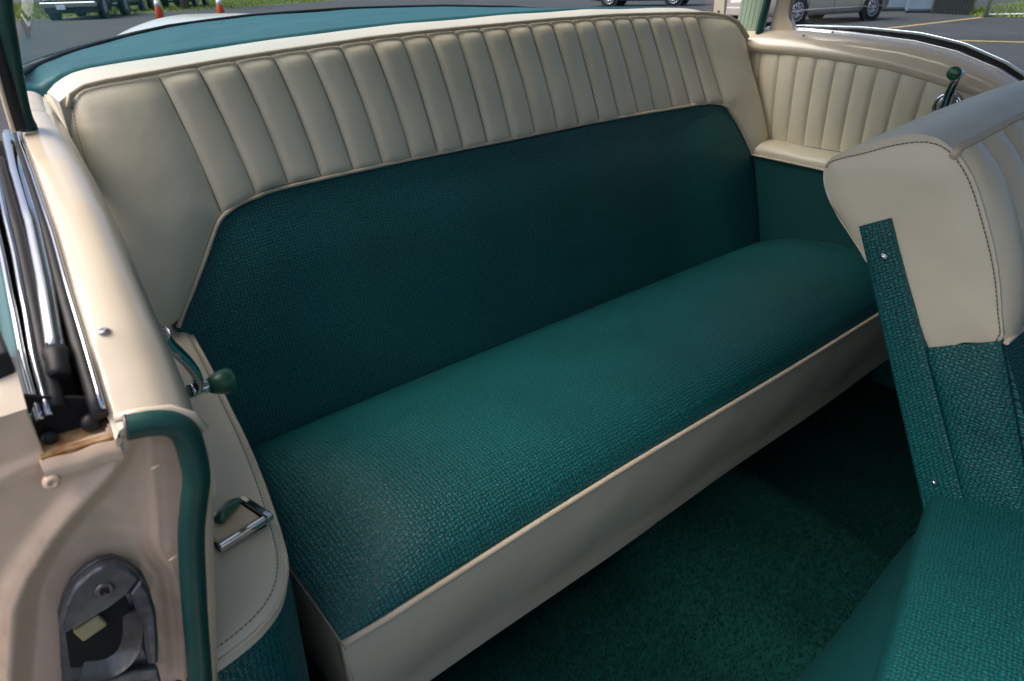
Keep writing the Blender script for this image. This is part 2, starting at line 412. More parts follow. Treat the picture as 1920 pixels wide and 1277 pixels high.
pp_ = [(.010, .600), (.028, .622), (.049, .645), (.087, .688), (.119, .726), (.138, .740), (.165, .749), (.201, .754), (.262, .758), (.5, .762), (.785, .7635), (1.1, .765), (1.42, .765), (1.470, .763), (1.493, .759), (1.509, .752), (1.522, .742), (1.549, .699), (1.57, .655), (1.582, .63)]
pl_ = cr([(x, BY(x, z) - .0035, z + .0005) for x, z in pp_], 8)
tube('insert_piping', pl_, .0036, 'piping', SEAT, 8)
# cushion
CP = ([0, .10, .20, .32, .45, .58, .70, .80, .88, .94, .975, 1.0], [.60, .54, .49, .42, .34, .26, .18, .11, .055, .02, .004, -.001], [.27, .315, .347, .386, .413, .428, .433, .428, .413, .392, .374, .3625])
CPs = cr([(0, y, z) for y, z in zip(CP[1], CP[2])], 6)
def cush_f(u, v):
    x = 1.605 * u; k = v * (len(CPs) - 1); i = min(int(k), len(CPs) - 2); q = CPs[i].lerp(CPs[i + 1], k - i)
    y, z = q.y, q.z
    e_ = 1 - .93 * (1 - ss(-.06, .17, x)) - .22 * ss(1.50, 1.605, x)
    z0 = .362
    if z > z0: z = z0 + (z - z0) * max(0, e_)
    if y < .3: z += .0025 * math.sin(x * 6.1) * ss(0, .12, y)
    yb = .005 * math.sin(x * 4.3 + .4) * (1 - ss(0, .2, y)) if y < .2 else 0
    zz = .0035 * math.sin(x * 5.2 - .6) * (1 - ss(0, .2, y)) if y < .2 else 0
    z += .0045 * noise.noise((x * 4.1, y * 5.3, 1.7)) * ss(.36, .40, z)
    return (x, y + yb * 0, z + zz + .006 * math.sin(math.pi * u) * (1 - ss(0, .2, max(0, y))))
grid('cushion', cush_f, 110, len(CPs) - 1, 'fabric', SEAT, uvf=lambda u, v, p: (p.x, p.y + .35 * (p.z if v > .85 else .36) * (1 if v > .85 else 1)))
def fz(x): return .3625 + .0035 * math.sin(x * 5.2 - .6) + .006 * math.sin(math.pi * x / 1.605)
tube('cushion_piping', [(x, -.004 - .003 * ss(0, .06, x), fz(x) - .0015) for x in [1.605 * i / 90 for i in range(91)]], .0046, 'piping', SEAT, 8)
def val_f(u, v):
    x = 1.606 * u; z = (fz(x) - .003) * (1 - v) + .150 * v
    return (x, .002 + .018 * v - .011 * math.sin(math.pi * min(1, v * 1.25) ** .8) + .0018 * math.sin(x * 9) * v + .0012 * math.sin(x * 21 + 5 * v) * math.sin(math.pi * v), z)
grid('front_valance', val_f, 60, 14, 'vinyl', SEAT, back=(0, .03, 0))
grid('seat_riser', lambda u, v: (-.02 + 1.66 * u, .055, .17 - .13 * v), 10, 4, 'carpet', SEAT, back=(0, .02, 0))
def sval_f(u, v):
    y = .0 + .5 * u; z = (.3615) * (1 - v) + .13 * v
    return (-.001 + .010 * v - .003 * math.sin(math.pi * v), y, z)
grid('side_valance', sval_f, 30, 10, 'vinyl', SEAT, back=(.03, 0, 0))
tube('corner_seam', [(.0005, -.0012, .358), (.002, -.004, .30), (.004, .002, .22), (.006, .012, .15)], .0018, 'piping', SEAT, 6)
stitches('stitching', cr([(-.0025, .006, .352), (-.003, .005, .30), (-.001, .012, .22), (.004, .02, .15)], 8), SEAT)

# ================================================================== quarter trim panels
def zrail(y): return itp(y, [-.25, -.1, -.05, 0, .1, .2, .35, .5, .75], [.77, .825, .86, .885, .918, .936, .948, .954, .956])
FP = empty('quarter_trim_panel', (1.66, .25, .62), 'cream pleated side trim panel with teal lower half on the far side of the seat', 'trim panel', 'rear side trim panels')
FX = 1.66
def frb(y): return itp(y, [-.2, -.1, -.002, .106, .224, .334, .454, .61, .8], [.765, .79, .813, .835, .857, .867, .874, .878, .88])
ysm = [.62, .575, .515, .460, .406, .352, .298, .243, .185, .123, .065, .005, -.06, -.13, -.2]
ysb = [.60, .555, .503, .452, .402, .350, .298, .245, .190, .133, .078, .018, -.05, -.12, -.19]
for k in range(len(ysm) - 1):
    def pf(u, v, k=k):
        yt = ysm[k] + (ysm[k + 1] - ysm[k]) * u; yb = ysb[k] + (ysb[k + 1] - ysb[k]) * u
        y = yb * (1 - v) + yt * v; z = .648 + (frb(y) - .648 + .003) * v
        b = (.0070 * (1 - abs(2 * u - 1) ** 5.0) + .0025 * math.sin(math.pi * u)) * (.4 + .6 * (1 - abs(2 * v - 1) ** 8))
        return (FX - b + .012 * (v - .5) ** 2, y, z)
    grid('pleat', pf, 0, 0, 'vinyl', FP, back=(.02, 0, 0), us=[0, .02, .05, .1, .18, .3, .5, .7, .82, .9, .95, .98, 1], vs=[0, .04, .12, .3, .5, .7, .88, .96, 1])
def led_f(u, v):
    y = .60 - .80 * u
    pr = cr([(1.665, 0, .650), (1.635, 0, .652), (1.606, 0, .648), (1.590, 0, .636), (1.588, 0, .618)], 5)
    q = pr[min(len(pr) - 1, int(round(v * (len(pr) - 1))))]
    return (q.x, y, q.z - .03 * ss(.0, 1, u) * .6 + .0012 * math.sin(y * 30))
grid('armrest_ledge', led_f, 40, 20, 'vinyl', FP, back=(.02, 0, -.012))
def low_f(u, v):
    y = .60 - .80 * u; z = (.617 - .018 * ss(0, 1, u)) * (1 - v) + .03 * v
    return (1.597 + .012 * math.sin(v * math.pi) * 0 + .015 * v, y, z)
grid('lower_panel', low_f, 30, 20, 'teal_panel', FP, back=(.03, 0, 0))
tube('ledge_piping', [(1.589, .60 - .8 * i / 20, .617 - .018 * ss(0, 1, i / 20)) for i in range(21)], .003, 'piping', FP, 6)

def crank(parent, piv, axis, arm_end, knob_len, plate_r=.030):
    """window winder: escutcheon, arm, knob"""
    ax = Vector(axis).normalized(); pv = Vector(piv); c = lathe('window_crank', pv, ax, [(plate_r, 0), (plate_r, .003), (plate_r * .95, .007), (plate_r * .80, .009), (plate_r * .74, .007), (plate_r * .60, .012), (.012, .0165), (.011, .024), (.0, .025)], 'chrome', parent, 32)
    a0 = pv + ax * .023; ae = Vector(arm_end); d = (ae - a0)
    pts = cr([a0 - d.normalized() * .010, a0 + d * .1, a0 + d * .45 + ax * .007, a0 + d * .8 + ax * .008, ae], 5)
    tube('arm', pts, lambda t: .0120 - .0035 * t, 'chrome', c, 14, flat=.6, up=ax)
    lathe('knob_stem', ae - ax * .008, ax, [(.0080, 0), (.0088, .005), (.0066, .012), (.0076, .018), (.0080, .022)], 'chrome', c, 18)
    lathe('knob', ae + ax * .013, ax, [(.0075, 0), (.0105, .004), (.0145, knob_len * .55), (.0152, knob_len * .8), (.0135, knob_len * .95), (.008, knob_len), (0, knob_len + .0008)], 'green_plastic', c, 24)
    return c
crank(FP, (1.654, .060, .790), (-1, 0, .06), (1.622, .044, .868), .024, .034)

# ---- near side armrest panel
NP = empty('quarter_trim_panel', (-.09, .25, .62), 'cream topped armrest panel with ashtray beside the near end of the rear seat', 'trim panel', 'rear side trim panels')
AZ = lambda y: itp(y, [-.12, -.05, .05, .2, .4, .6], [.556, .566, .576, .582, .588, .590])
arm_in = cr([(.036, .60, 0), (.026, .50, 0), (.016, .40, 0), (.003, .29, 0), (-.010, .18, 0), (-.022, .10, 0), (-.032, .045, 0), (-.041, .0, 0), (-.052, -.040, 0), (-.072, -.072, 0), (-.100, -.090, 0), (-.135, -.0985, 0), (-.165, -.1005, 0)], 6)
def arm_top(u, v):
    k = u * (len(arm_in) - 1); i = min(int(k), len(arm_in) - 2); q = arm_in[i].lerp(arm_in[i + 1], k - i)
    spine = Vector((-.115, min(.60, max(q.y + .01, .0)), 0))
    if q.y < .05: spine = Vector((-.115 - .03 * ss(.05, -.1, q.y), .02, 0))
    p = q.lerp(spine, v)
    z = AZ(p.y) - .010 * (1 - min(1, v / .12)) ** 2.2 + .006 * ss(.1, .6, v)
    return (p.x, p.y, z)
grid('armrest_top', arm_top, 0, 0, 'vinyl', NP, back=(0, 0, -.012), us=[i / 90 for i in range(91)], vs=[0, .01, .025, .045, .07, .1, .15, .25, .4, .6, .8, 1])
def arm_side(u, v):
    k = u * (len(arm_in) - 1); i = min(int(k), len(arm_in) - 2); q = arm_in[i].lerp(arm_in[i + 1], k - i)
    z = (AZ(q.y) - .011) * (1 - v) + .10 * v
    out = -.030 * v * ss(.2, 1, u)
    return (q.x + .0015 + out, q.y + .002 * (u > .7) + .01 * v * ss(.7, 1, u), z)
grid('armrest_side', arm_side, 90, 24, 'fabric', NP, back=(-.02, .004, 0))
tube('armrest_piping', [(q.x + .0005, q.y, AZ(q.y) - .0105) for q in arm_in], .0026, 'piping', NP, 8)
off = []
for i, q in enumerate(arm_in[6:-3]):
    sp = Vector((-.115, min(.60, max(q.y + .01, .0)), 0)); d = (sp - q).normalized(); p = q + d * .0062
    vv = .0062 / max(.02, (sp - q).length); off.append((p.x, p.y, AZ(p.y) - .010 * (1 - min(1, vv / .12)) ** 2.2 + .0004))
stitches('stitching', off, NP, step=.005, ln=.003, r=.0005)
# cream lip where the seat back meets the armrest
tube('armrest_rear_piping', cr([(-.045, .555, .592), (-.015, .545, .604), (.015, .538, .606), (.034, .528, .596), (.042, .515, .575)], 6), .0034, 'piping', NP, 8)
# ashtray
ang = math.radians(12)
AO = Vector((-.070, .030, AZ(.03) + .0078)); AR = Matrix.Rotation(ang, 3, 'Z') @ Matrix.Rotation(math.radians(-3), 3, 'X')
ash = box('ashtray', AO + Vector((-.034, -.0195, -.012)), AO + Vector((.0140, .0190, .0035)), 'ash_plate', NP, .0025, 2, AR, AO)
box('ashtray_gap', AO + Vector((-.036, -.0225, -.012)), AO + Vector((.0168, .0218, .0008)), 'black_gap', ash, 0, 1, AR, AO)
bm = bmesh.new()
for lo, hi in (((.0165, -.0285, -.004), (.0245, .0268, .0042)), ((-.036, -.0285, -.004), (.017, -.0222, .0040)), ((-.036, .0215, -.004), (.017, .0262, .0036))):
    box_bm(bm, AO + Vector(lo), AO + Vector(hi), .0016, 2, AR, AO)
bm_obj('ashtray_frame', bm, 'chrome', ash)
tab = cr([(-.018, .004, .006), (-.010, .010, .0085), (.004, .0165, .009), (.0150, .0185, .007)], 5)
tube('ashtray_tab', [AR @ Vector(q) + AO for q in tab], lambda t: .0028 + .0052 * math.sin(math.pi * min(1, .12 + t * .8)), 'green_plastic', ash, 12, flat=.45, up=(0, 0, 1))
crank(NP, (-.097, .118, .766), (1, .08, -.12), (-.052, .160, .674), .030)

# ================================================================== car body
BODY = empty('car_body', (.785, .3, -.05), 'cream and teal hardtop car body shell around the seats, with chrome belt trim', 'car')
# rails (garnish under the quarter windows)
def far_rail(u, v):
    y = .66 - .92 * u; zt_ = zrail(y) - .018; zb_ = frb(y)
    prof = cr([(1.676, 0, 0.0), (1.658, 0, .04), (1.648, 0, .22), (1.650, 0, .45), (1.664, 0, .74), (1.690, 0, .95), (1.715, 0, 1.0), (1.735, 0, .99)], 4)
    q = prof[int(round(v * (len(prof) - 1)))]
    return (q.x - .01 * ss(.45, .66, y), y, zb_ + (zt_ - zb_) * q.z)
grid('quarter_rail', far_rail, 60, 28, 'cream_paint', BODY, back=(.03, 0, -.01))
def frl(x, dz): return [(x - .008 * ss(.45, .62, y), y, zrail(y) - .018 + dz) for y in [.60 - .86 * i / 60 for i in range(61)]]
tube('belt_moulding', frl(1.728, .001), .0035, 'chrome', BODY, 8)
tube('belt_seal', frl(1.737, -.002), .0045, 'rubber', BODY, 8)
def bow(x, dz, amp): return [(x + amp * math.sin(math.pi * min(1, i / 60)) - .008 * ss(.45, .62, y), y, zrail(y) - .018 + dz + .012 * math.sin(math.pi * i / 60)) for i, y in enumerate([.56 - .82 * i / 60 for i in range(61)])]
tube('belt_moulding', bow(1.748, .004, .016), .0042, 'chrome', BODY, 8)
tube('belt_moulding', bow(1.757, .002, .016), .0028, 'chrome', BODY, 8)
bw = bow(1.750, .0, .016)
grid('belt_reveal', lambda u, v: (bw[int(round(u * 60))][0], bw[int(round(u * 60))][1], bw[int(round(u * 60))][2] - .001 - .035 * v), 60, 2, 'black_gap', BODY, back=(.012, 0, 0))
def chan(u, v):
    y = .60 - .86 * u; return (1.730 + .045 * v, y, zrail(y) - .030)
grid('window_channel', chan, 30, 2, 'black_gap', BODY, back=(0, 0, -.02))
tube('paint_chip', [(1.662, .455, .925), (1.660, .452, .926)], .0022, 'dark_steel', BODY, 5)
# near rail
NL = ([-.112, -.09, -.05, 0, .065, .185, .304, .45, .62], [-.155, -.153, -.148, -.143, -.136, -.127, -.119, -.105, -.085])
NR = ([-.112, -.07, 0, .11, .31, .57, .66], [-.106, -.101, -.096, -.086, -.071, -.050, -.045])
def near_rail(u, v):
    y = -.112 + .74 * u; xl, xr = itp(y, *NL), itp(y, *NR)
    prof = cr([(0, 0, -.25), (0.0, 0, -.06), (.06, 0, 0), (.35, 0, .02), (.62, 0, -.10), (.86, 0, -.45), (.98, 0, -.95), (1.03, 0, -1.6), (.98, 0, -2.3), (.80, 0, -2.6)], 4)
    q = prof[int(round(v * (len(prof) - 1)))]
    end = .05 * max(0, (.04 - u) / .04) ** 2
    return (xl + (xr - xl) * q.x, y, zrail(y) + .035 * q.z - .0022 * (1 - ss(-.066, -.060, y)) - end * .12 - .004 * math.sin(u * 9) * (u > .75))
grid('quarter_rail', near_rail, 70, 36, 'cream_paint', BODY, back=(-.004, 0, -.006))
tube('rail_lip', [(-.155, -.114, .823), (-.14, -.1165, .8225), (-.122, -.118, .818), (-.110, -.119, .808), (-.104, -.119, .793)], .0035, 'cream_paint', BODY, 8)
lathe('trim_screw', (-.139, -.052, zrail(-.052) + .0012), (0, 0, 1), [(.0042, 0), (.0042, .0008), (.003, .0016), (.0012, .0014), (0, .0008)], 'chrome_dull', BODY, 14)
def nstrip(xs, ys_, dz=0., n=40):
    y0, y1 = ys_[0], ys_[-1]
    o = []
    for i in range(n + 1):
        y = y0 + (y1 - y0) * i / n; o.append((itp(y, ys_ if y1 > y0 else ys_[::-1], xs if y1 > y0 else xs[::-1]), y, zrail(y) + dz))
    return o
RY = [-.098, -.05, 0, .065, .185, .304, .42]
tube('belt_moulding', nstrip([-.1585, -.1525, -.1475, -.1405, -.1315, -.1235, -.112], RY, -.003), .0019, 'chrome', BODY, 10)
tube('belt_seal', nstrip([-.1615, -.1565, -.1515, -.1445, -.1355, -.1265, -.116], RY, -.007), .0055, 'rubber', BODY, 8)
tube('window_frame_channel', nstrip([-.171, -.160, -.150, -.140, -.130], [-.052, .01, .09, .22, .34], -.005), .0064, 'chrome', BODY, 14)
lathe('channel_end', Vector((-.171, -.050, zrail(-.052) - .004)), (-.18, -1, -.55), [(.0085, 0), (.0088, .006), (.0075, .012), (.0078, .02), (.006, .024)], 'rubber', BODY, 14)
tube('window_seal', nstrip([-.1605, -.152, -.143, -.134, -.124], [-.06, .01, .09, .22, .34], -.014), .006, 'rubber', BODY, 10)
tube('belt_moulding', nstrip([-.1885, -.185, -.178, -.170, -.160, -.148], [-.092, -.058, -.015, .05, .16, .30], -.002), .0022, 'chrome', BODY, 10)
tube('belt_moulding', nstrip([-.194, -.191, -.185, -.178, -.168, -.156], [-.092, -.058, -.015, .05, .16, .30], -.003), .0024, 'chrome', BODY, 10)
tube('belt_seal', nstrip([-.1825, -.178, -.171, -.162, -.150], [-.085, -.05, 0, .08, .25], -.007), .006, 'rubber', BODY, 8)
def well(u, v):
    y = -.093 + .6 * u; xl = itp(y, [-.09, .3], [-.198, -.158]); xr = itp(y, *NL)
    return (xl + (xr - xl) * v, y, zrail(y) - .03 - .012 * math.sin(v * math.pi))
grid('window_well', well, 20, 6, 'black_gap', BODY, back=(0, 0, -.006))
def outer(u, v):
    y = -.085 + 1.4 * u; xl = itp(y, [-.09, -.058, .05, .16, .30, .6, 1.3], [-.197, -.194, -.181, -.171, -.160, -.150, -.12])
    return (xl - .07 * math.sin(v * 1.5), y, zrail(y) - .004 - .5 * v ** 1.6 - .012 * v)
grid('quarter_panel', outer, 40, 16, 'body_teal', BODY, back=(.004, 0, 0))
prism('belt_bracket', [(-.212, -.040, .880), (-.196, -.040, .880), (-.196, -.075, .874), (-.212, -.078, .874)], (0, 0, -.018), 'rubber', BODY, .002)
box('bracket_highlight', (-.2115, -.070, .872), (-.2035, -.050, .8815), 'body_cream', BODY, .003)  # white highlight on the bracket, built in as a pale block

# lock pillar (door jamb): pressed steel with swaged ridges, thinned to a sheet with returned edge
Rg1 = [(-.150, .800), (-.169, .779), (-.19, .765), (-.211, .749), (-.238, .722), (-.252, .70), (-.261, .675), (-.273, .641), (-.283, .60), (-.29, .5)]
Rg2 = [(-.30, .775), (-.25, .792), (-.226, .799), (-.205, .802), (-.185, .800), (-.165, .793)]
Rg3 = [(-.140, .80), (-.147, .767), (-.155, .72), (-.161, .691), (-.156, .658), (-.165, .60), (-.175, .552), (-.20, .45)]
def sdist(P, x, z):
    best = (9, 1)
    for (x0, z0), (x1, z1) in zip(P, P[1:]):
        dx, dz = x1 - x0, z1 - z0; t = max(0, min(1, ((x - x0) * dx + (z - z0) * dz) / (dx * dx + dz * dz)))
        d = math.hypot(x - x0 - t * dx, z - z0 - t * dz)
        if d < best[0]: best = (d, 1 if (dx * (z - z0) - dz * (x - x0)) > 0 else -1)
    return best
Rs = [[(q.x, q.y) for q in cr([(a_, b_, 0) for a_, b_ in P], 4)] for P in (Rg1, Rg2, Rg3)]
def jamb_xr(z): return itp(z, [.35, .55, .70, .75, .80, .83], [-.185, -.152, -.127, -.114, -.110, -.108])
def jamb(u, v):
    z = .842 - .432 * v
    xr = jamb_xr(z); xl = -.33
    x = xl + (xr - xl) * u
    d1, s1 = sdist(Rs[0], x, z); d2, s2 = sdist(Rs[1], x, z); d3, s3 = sdist(Rs[2], x, z)
    x1 = itp(z, [.5, .60, .641, .675, .70, .722, .749, .765, .779, .80], [-.29, -.283, -.273, -.261, -.252, -.238, -.211, -.19, -.169, -.150])
    s1 = 1 if (x > x1 and z < .80) else -1
    x3 = itp(z, [.45, .552, .60, .658, .691, .72, .767, .80], [-.20, -.175, -.165, -.156, -.161, -.155, -.147, -.140]); s3 = 1 if x > x3 else -1
    dep = 0
    dep += .0065 * math.exp(-(d1 / .0075) ** 2) - (.009 * ss(.002, .02, d1) if s1 > 0 else .002)     # ridge and recess inside it
    dep += .0028 * math.exp(-(d2 / .005) ** 2)
    dep += (.0075 if s3 > 0 else 0) * ss(0, .006, d3) + .003 * math.exp(-(d3 / .004) ** 2)
    dep += .0008 * math.sin(x * 160 + z * 70) * math.sin(z * 130)
    return (x, -.098 - dep, z)
lp = grid('lock_pillar', jamb, 150, 180, 'jamb_paint', BODY)
bm = bmesh.new(); bm.from_mesh(lp.data); dead = []
for f in bm.faces:
    c = f.calc_center_median()
    if c.x > -.199 and c.z > .806 + .004 * ss(-.162, -.158, c.x) - .018 * ss(-.135, -.12, c.x): dead.append(f)
bmesh.ops.delete(bm, geom=dead, context='FACES'); bm.to_mesh(lp.data); bm.free()
md = lp.modifiers.new('thickness', 'SOLIDIFY'); md.thickness = .003; md.offset = 0
def cap_f(u, v):
    x = -.33 + (.132 + .004 * v) * u; return (x, -.0985 + .040 * v, .842 + .020 * math.sin(v * 1.57))
grid('pillar_shoulder', cap_f, 16, 10, 'cream_paint', BODY, back=(0, .004, -.004))
# little rusty drip ledge under the window well
grid('drip_ledge', lambda u, v: (-.2015 + .043 * u, -.1035 + .022 * v, .8068 + .003 * v - .003 * u), 14, 4, 'rust', BODY, back=(0, 0, -.003))
grid('drip_lip', lambda u, v: (-.203 + .046 * u, -.1045 - .0035 * math.sin(v * 3.1), .8045 - .017 * v - .003 * u + .0008 * math.sin(u * 11)), 14, 6, 'jamb_paint', BODY, back=(0, .004, 0))
grid('well_end', lambda u, v: (-.200 + .042 * u, -.083, .80 + .045 * v - .02 * u * v), 4, 4, 'black_gap', BODY, back=(0, .004, 0))
lathe('rubber_stop', (-.168, -.085, .812), (0, -1, .2), [(.006, 0), (.006, .008), (.0035, .010), (0, .0105)], 'rubber', BODY, 12)
lathe('rubber_stop', (-.193, -.085, .811), (0, -1, .2), [(.005, 0), (.005, .006), (.0035, .008), (0, .0085)], 'rubber', BODY, 12)
lathe('plug', (-.201, -.105, .789), (0, -1, .1), [(.0055, 0), (.0055, .003), (.004, .005), (.0018, .0055), (.0015, .004), (0, .0035)], 'jamb_paint', BODY, 16)
for x, z in ((-.1435, .770), (-.1525, .685)):
    tube('spot_weld', [(x, -.1080, z), (x + .007, -.1082, z + .001)], .0010, 'jamb_paint', BODY, 6)
# lock striker
SY = -.098
def Q(x, z, y=0.): return (x, SY - y, z)
plate_o = [(-.2315, .667), (-.229, .679), (-.222, .692), (-.214, .7025), (-.203, .709), (-.194, .7105), (-.185, .7075), (-.176, .696), (-.1715, .682), (-.1705, .664), (-.1735, .640), (-.180, .610), (-.187, .580), (-.190, .560), (-.252, .590), (-.243, .622), (-.238, .642)]
stk = prism('striker_plate', [Q(x, z, .0) for x, z in plate_o], (0, -.006, 0), 'dark_steel', BODY, .0012)
up_ = [(-.2315, .668), (-.229, .679), (-.222, .692), (-.214, .7025), (-.203, .709), (-.194, .7105), (-.185, .7075), (-.178, .699), (-.1735, .686), (-.184, .677), (-.2, .672), (-.215, .670)]
prism('striker_cap', [Q(x, z, .006) for x, z in up_], (0, -.010, 0), 'dark_steel', stk, .003, 3)
arm_ = [(-.1845, .6765), (-.1738, .6855), (-.1712, .670), (-.1725, .648), (-.179, .615), (-.1835, .598), (-.1905, .602), (-.188, .620), (-.184, .645)]
prism('striker_arm', [Q(x, z, .006) for x, z in arm_], (0, -.012, 0), 'dark_steel', stk, .003, 3)
rpts = cr([(-.1828, .657, 0), (-.185, .638, 0), (-.191, .622, 0), (-.2001, .6114, 0), (-.2112, .608, 0), (-.2225, .611, 0), (-.2344, .618, 0)], 5)
def ramp(u, v):
    q = rpts[int(round(u * (len(rpts) - 1)))]; c = Vector((-.216, .640, 0)); d = (c - q).normalized() * (.013 * v)
    return (q.x + d.x, SY - .0165 + .0105 * v ** .7, q.y + d.y)
grid('striker_ramp', ramp, len(rpts) - 1, 6, 'worn_steel', stk, back=(0, .004, 0))
prism('striker_base', [Q(-.251, .592, .006), Q(-.187, .564, .006), Q(-.185, .590, .006), Q(-.2, .600, .006), Q(-.2465, .612, .006)], (0, -.007, 0), 'dark_steel', stk, .002)
prism('striker_pocket_shade', [Q(x, z, .0055) for x, z in [(-.229, .664), (-.2, .669), (-.187, .672), (-.1865, .655), (-.1895, .634), (-.196, .623), (-.207, .616), (-.222, .619), (-.236, .628)]], (0, -.0012, 0), 'black_gap', stk)  # black slab over the plate, painting in the shade of the recess
box('striker_block', (-.2235, SY - .0125, .6525), (-.2055, SY - .005, .6655), 'ivory', stk, .001, 1, Matrix.Rotation(math.radians(-14), 3, 'Y'), (-.2145, SY, .659))
for x, z, r in ((-.1975, .6905, .0062), (-.200, .578, .0065), (-.228, .596, .0055)):
    s_ = lathe('screw', Q(x, z, .0155 if z > .65 else .0125), (0, -1, 0), [(r * 1.15, 0), (r, .0016), (r * .8, .0022), (r * .35, .0012), (0, -.001)], 'worn_steel' if z > .65 else 'dark_steel', stk, 18)
    bm = bmesh.new()
    for rot in (35, 125):
        d = Vector((math.cos(math.radians(rot)), 0, math.sin(math.radians(rot)))) * r * .55
        c = Vector(Q(x, z, (.0155 if z > .65 else .0125) + .0022)); tube_bm(bm, [c - d, c + d], .0007, 6)
    bm_obj('screw_slot', bm, 'black_gap', s_)
# windlace tube round the door opening
wl = cr([(-.150, -.117, .8155), (-.136, -.119, .8135), (-.124, -.120, .808), (-.1175, -.120, .797), (-.1165, -.120, .78), (-.1185, -.119, .755), (-.126, -.117, .73), (-.134, -.115, .70), (-.145, -.113, .64), (-.157, -.112, .57), (-.170, -.112, .50), (-.186, -.112, .42)], 7)
wlo = tube('windlace', wl, .0098, 'green_rubber', BODY, 16)
lathe('windlace_end', (-.1495, -.117, .8156), (-1, .14, .12), [(.0099, 0), (.0098, .0015), (.0085, .0022), (0, .0022)], 'worn_steel', wlo, 16)
# inner return flange between windlace and armrest
def flange(u, v):
    z = .772 - .28 * v; x0 = itp(z, [.5, .6, .68, .74, .78, .81], [-.150, -.130, -.114, -.101, -.101, -.104])
    return (x0 - .020 * (1 - math.cos(u * 1.5)), -.119 + .045 * (1 - u) ** 1 - .012 * math.sin(math.pi * u), z)
grid('pillar_flange', flange, 12, 40, 'jamb_paint', BODY, back=(-.004, .004, 0))
# near C-post windlace and frame
tube('rear_post_windlace', cr([(-.1105, .328, .947), (-.1115, .325, .97), (-.105, .305, 1.03), (-.0945, .29, 1.09), (-.06, .27, 1.2), (.0, .25, 1.33)], 6), .0085, 'green_rubber', BODY, 14)
tube('quarter_window_frame', cr([(-.127, .30, .95), (-.124, .30, 1.0), (-.117, .295, 1.06), (-.100, .28, 1.14), (-.05, .26, 1.27)], 6), .0022, 'cream_paint', BODY, 10)
tube('quarter_window_seal', cr([(-.121, .312, .95), (-.118, .31, 1.0), (-.111, .30, 1.06), (-.095, .285, 1.14), (-.045, .265, 1.27)], 6), .0075, 'rubber', BODY, 10)
tube('post_clip', [(-.113, .329, .9505), (-.103, .331, .9515)], .004, 'rust', BODY, 8)

# ---- rear window, shelf, trunk
def base_y(x):
    w_ = abs(x - MID); return itp(w_, [0, .2, .4, .55, .68, .76, .82, .85], [1.31, 1.30, 1.255, 1.19, 1.09, .985, .86, .76])
def base_z(x): w_ = abs(x - MID); return itp(w_, [0, .3, .5, .7, .78, .85], [1.013, 1.008, .998, .976, .968, .962])
xsb = [MID + .85 * math.sin(math.pi / 2 * (-1 + 2 * i / 80)) for i in range(81)]
SHELF = None
def shelf_f(u, v):
    x = xsb[0] + 0; k = u * 80; i = min(79, int(k)); x = xsb[i] + (xsb[i + 1] - xsb[i]) * (k - i)
    xf = min(1.655, max(-.065, x)); yf = BY(xf, zt(xf)) + .114; zf = zt(xf) + .0065
    yb, zb_ = base_y(x), base_z(x)
    if yb < yf: yb = yf + .01
    yb += .006; zb_ += .0055
    y = yf + (yb - yf) * v; z = zf + (zb_ - .006 - zf) * v
    z += .008 * math.exp(-((y - yf - .018) / .012) ** 2) - .022 * (1 - ss(0, .008, y - yf)) + .0015 * math.sin(x * 17 + y * 9) * math.sin(y * 23 + x * 5) * ss(.05, .15, y - yf)
    return (x, y, z)
SHELF = grid('parcel_shelf', shelf_f, 0, 0, 'shelf', None, back=(0, 0, -.02), us=[i / 80 for i in range(81)], vs=[0, .01, .02, .03, .045, .06, .08, .1, .13, .2, .3, .4, .5, .6, .7, .8, .9, 1])
T(SHELF, 'pale teal parcel shelf under the curved rear window behind the seat', 'shelf')
def glass_f(u, v):
    k = u * 80; i = min(79, int(k)); x = xsb[i] + (xsb[i + 1] - xsb[i]) * (k - i); y, z = base_y(x), base_z(x)
    s = 1 - .16 * v; xt = MID + (x - MID) * s
    yt = .62 + (y - .76) * .55 + .02
    return (xt, y + (yt - y) * v, z + (1.40 - z) * v - .02 * math.sin(math.pi * v) * 0)
rw = grid('rear_window', glass_f, 80, 12, 'window_glass', BODY)
tube('window_gasket', [(x, base_y(x) - .001, base_z(x) + .001) for x in xsb], .0042, 'rubber', rw, 8)
tube('reveal_moulding', [(MID + (x - MID) * 1.035, base_y(x) + .020, base_z(x) - .002) for x in xsb], .0030, 'dark_steel', rw, 8)
def deck(u, v):
    x = MID + 1.0 * (2 * u - 1); w_ = abs(x - MID)
    y0 = base_y(min(1.62, max(-.05, x))) + .03 if w_ < .84 else .78
    y = y0 + (3.0 - y0) * v
    z = .992 - .80 * w_ ** 2 - .011 * max(0, y - 1.4) ** 2 - .012 * (1 - v) ** 4 - .5 * max(0, y - 2.75) ** 2
    return (x, y, z)
grid('trunk_lid', deck, 70, 40, 'body_cream', BODY, back=(0, 0, -.02))

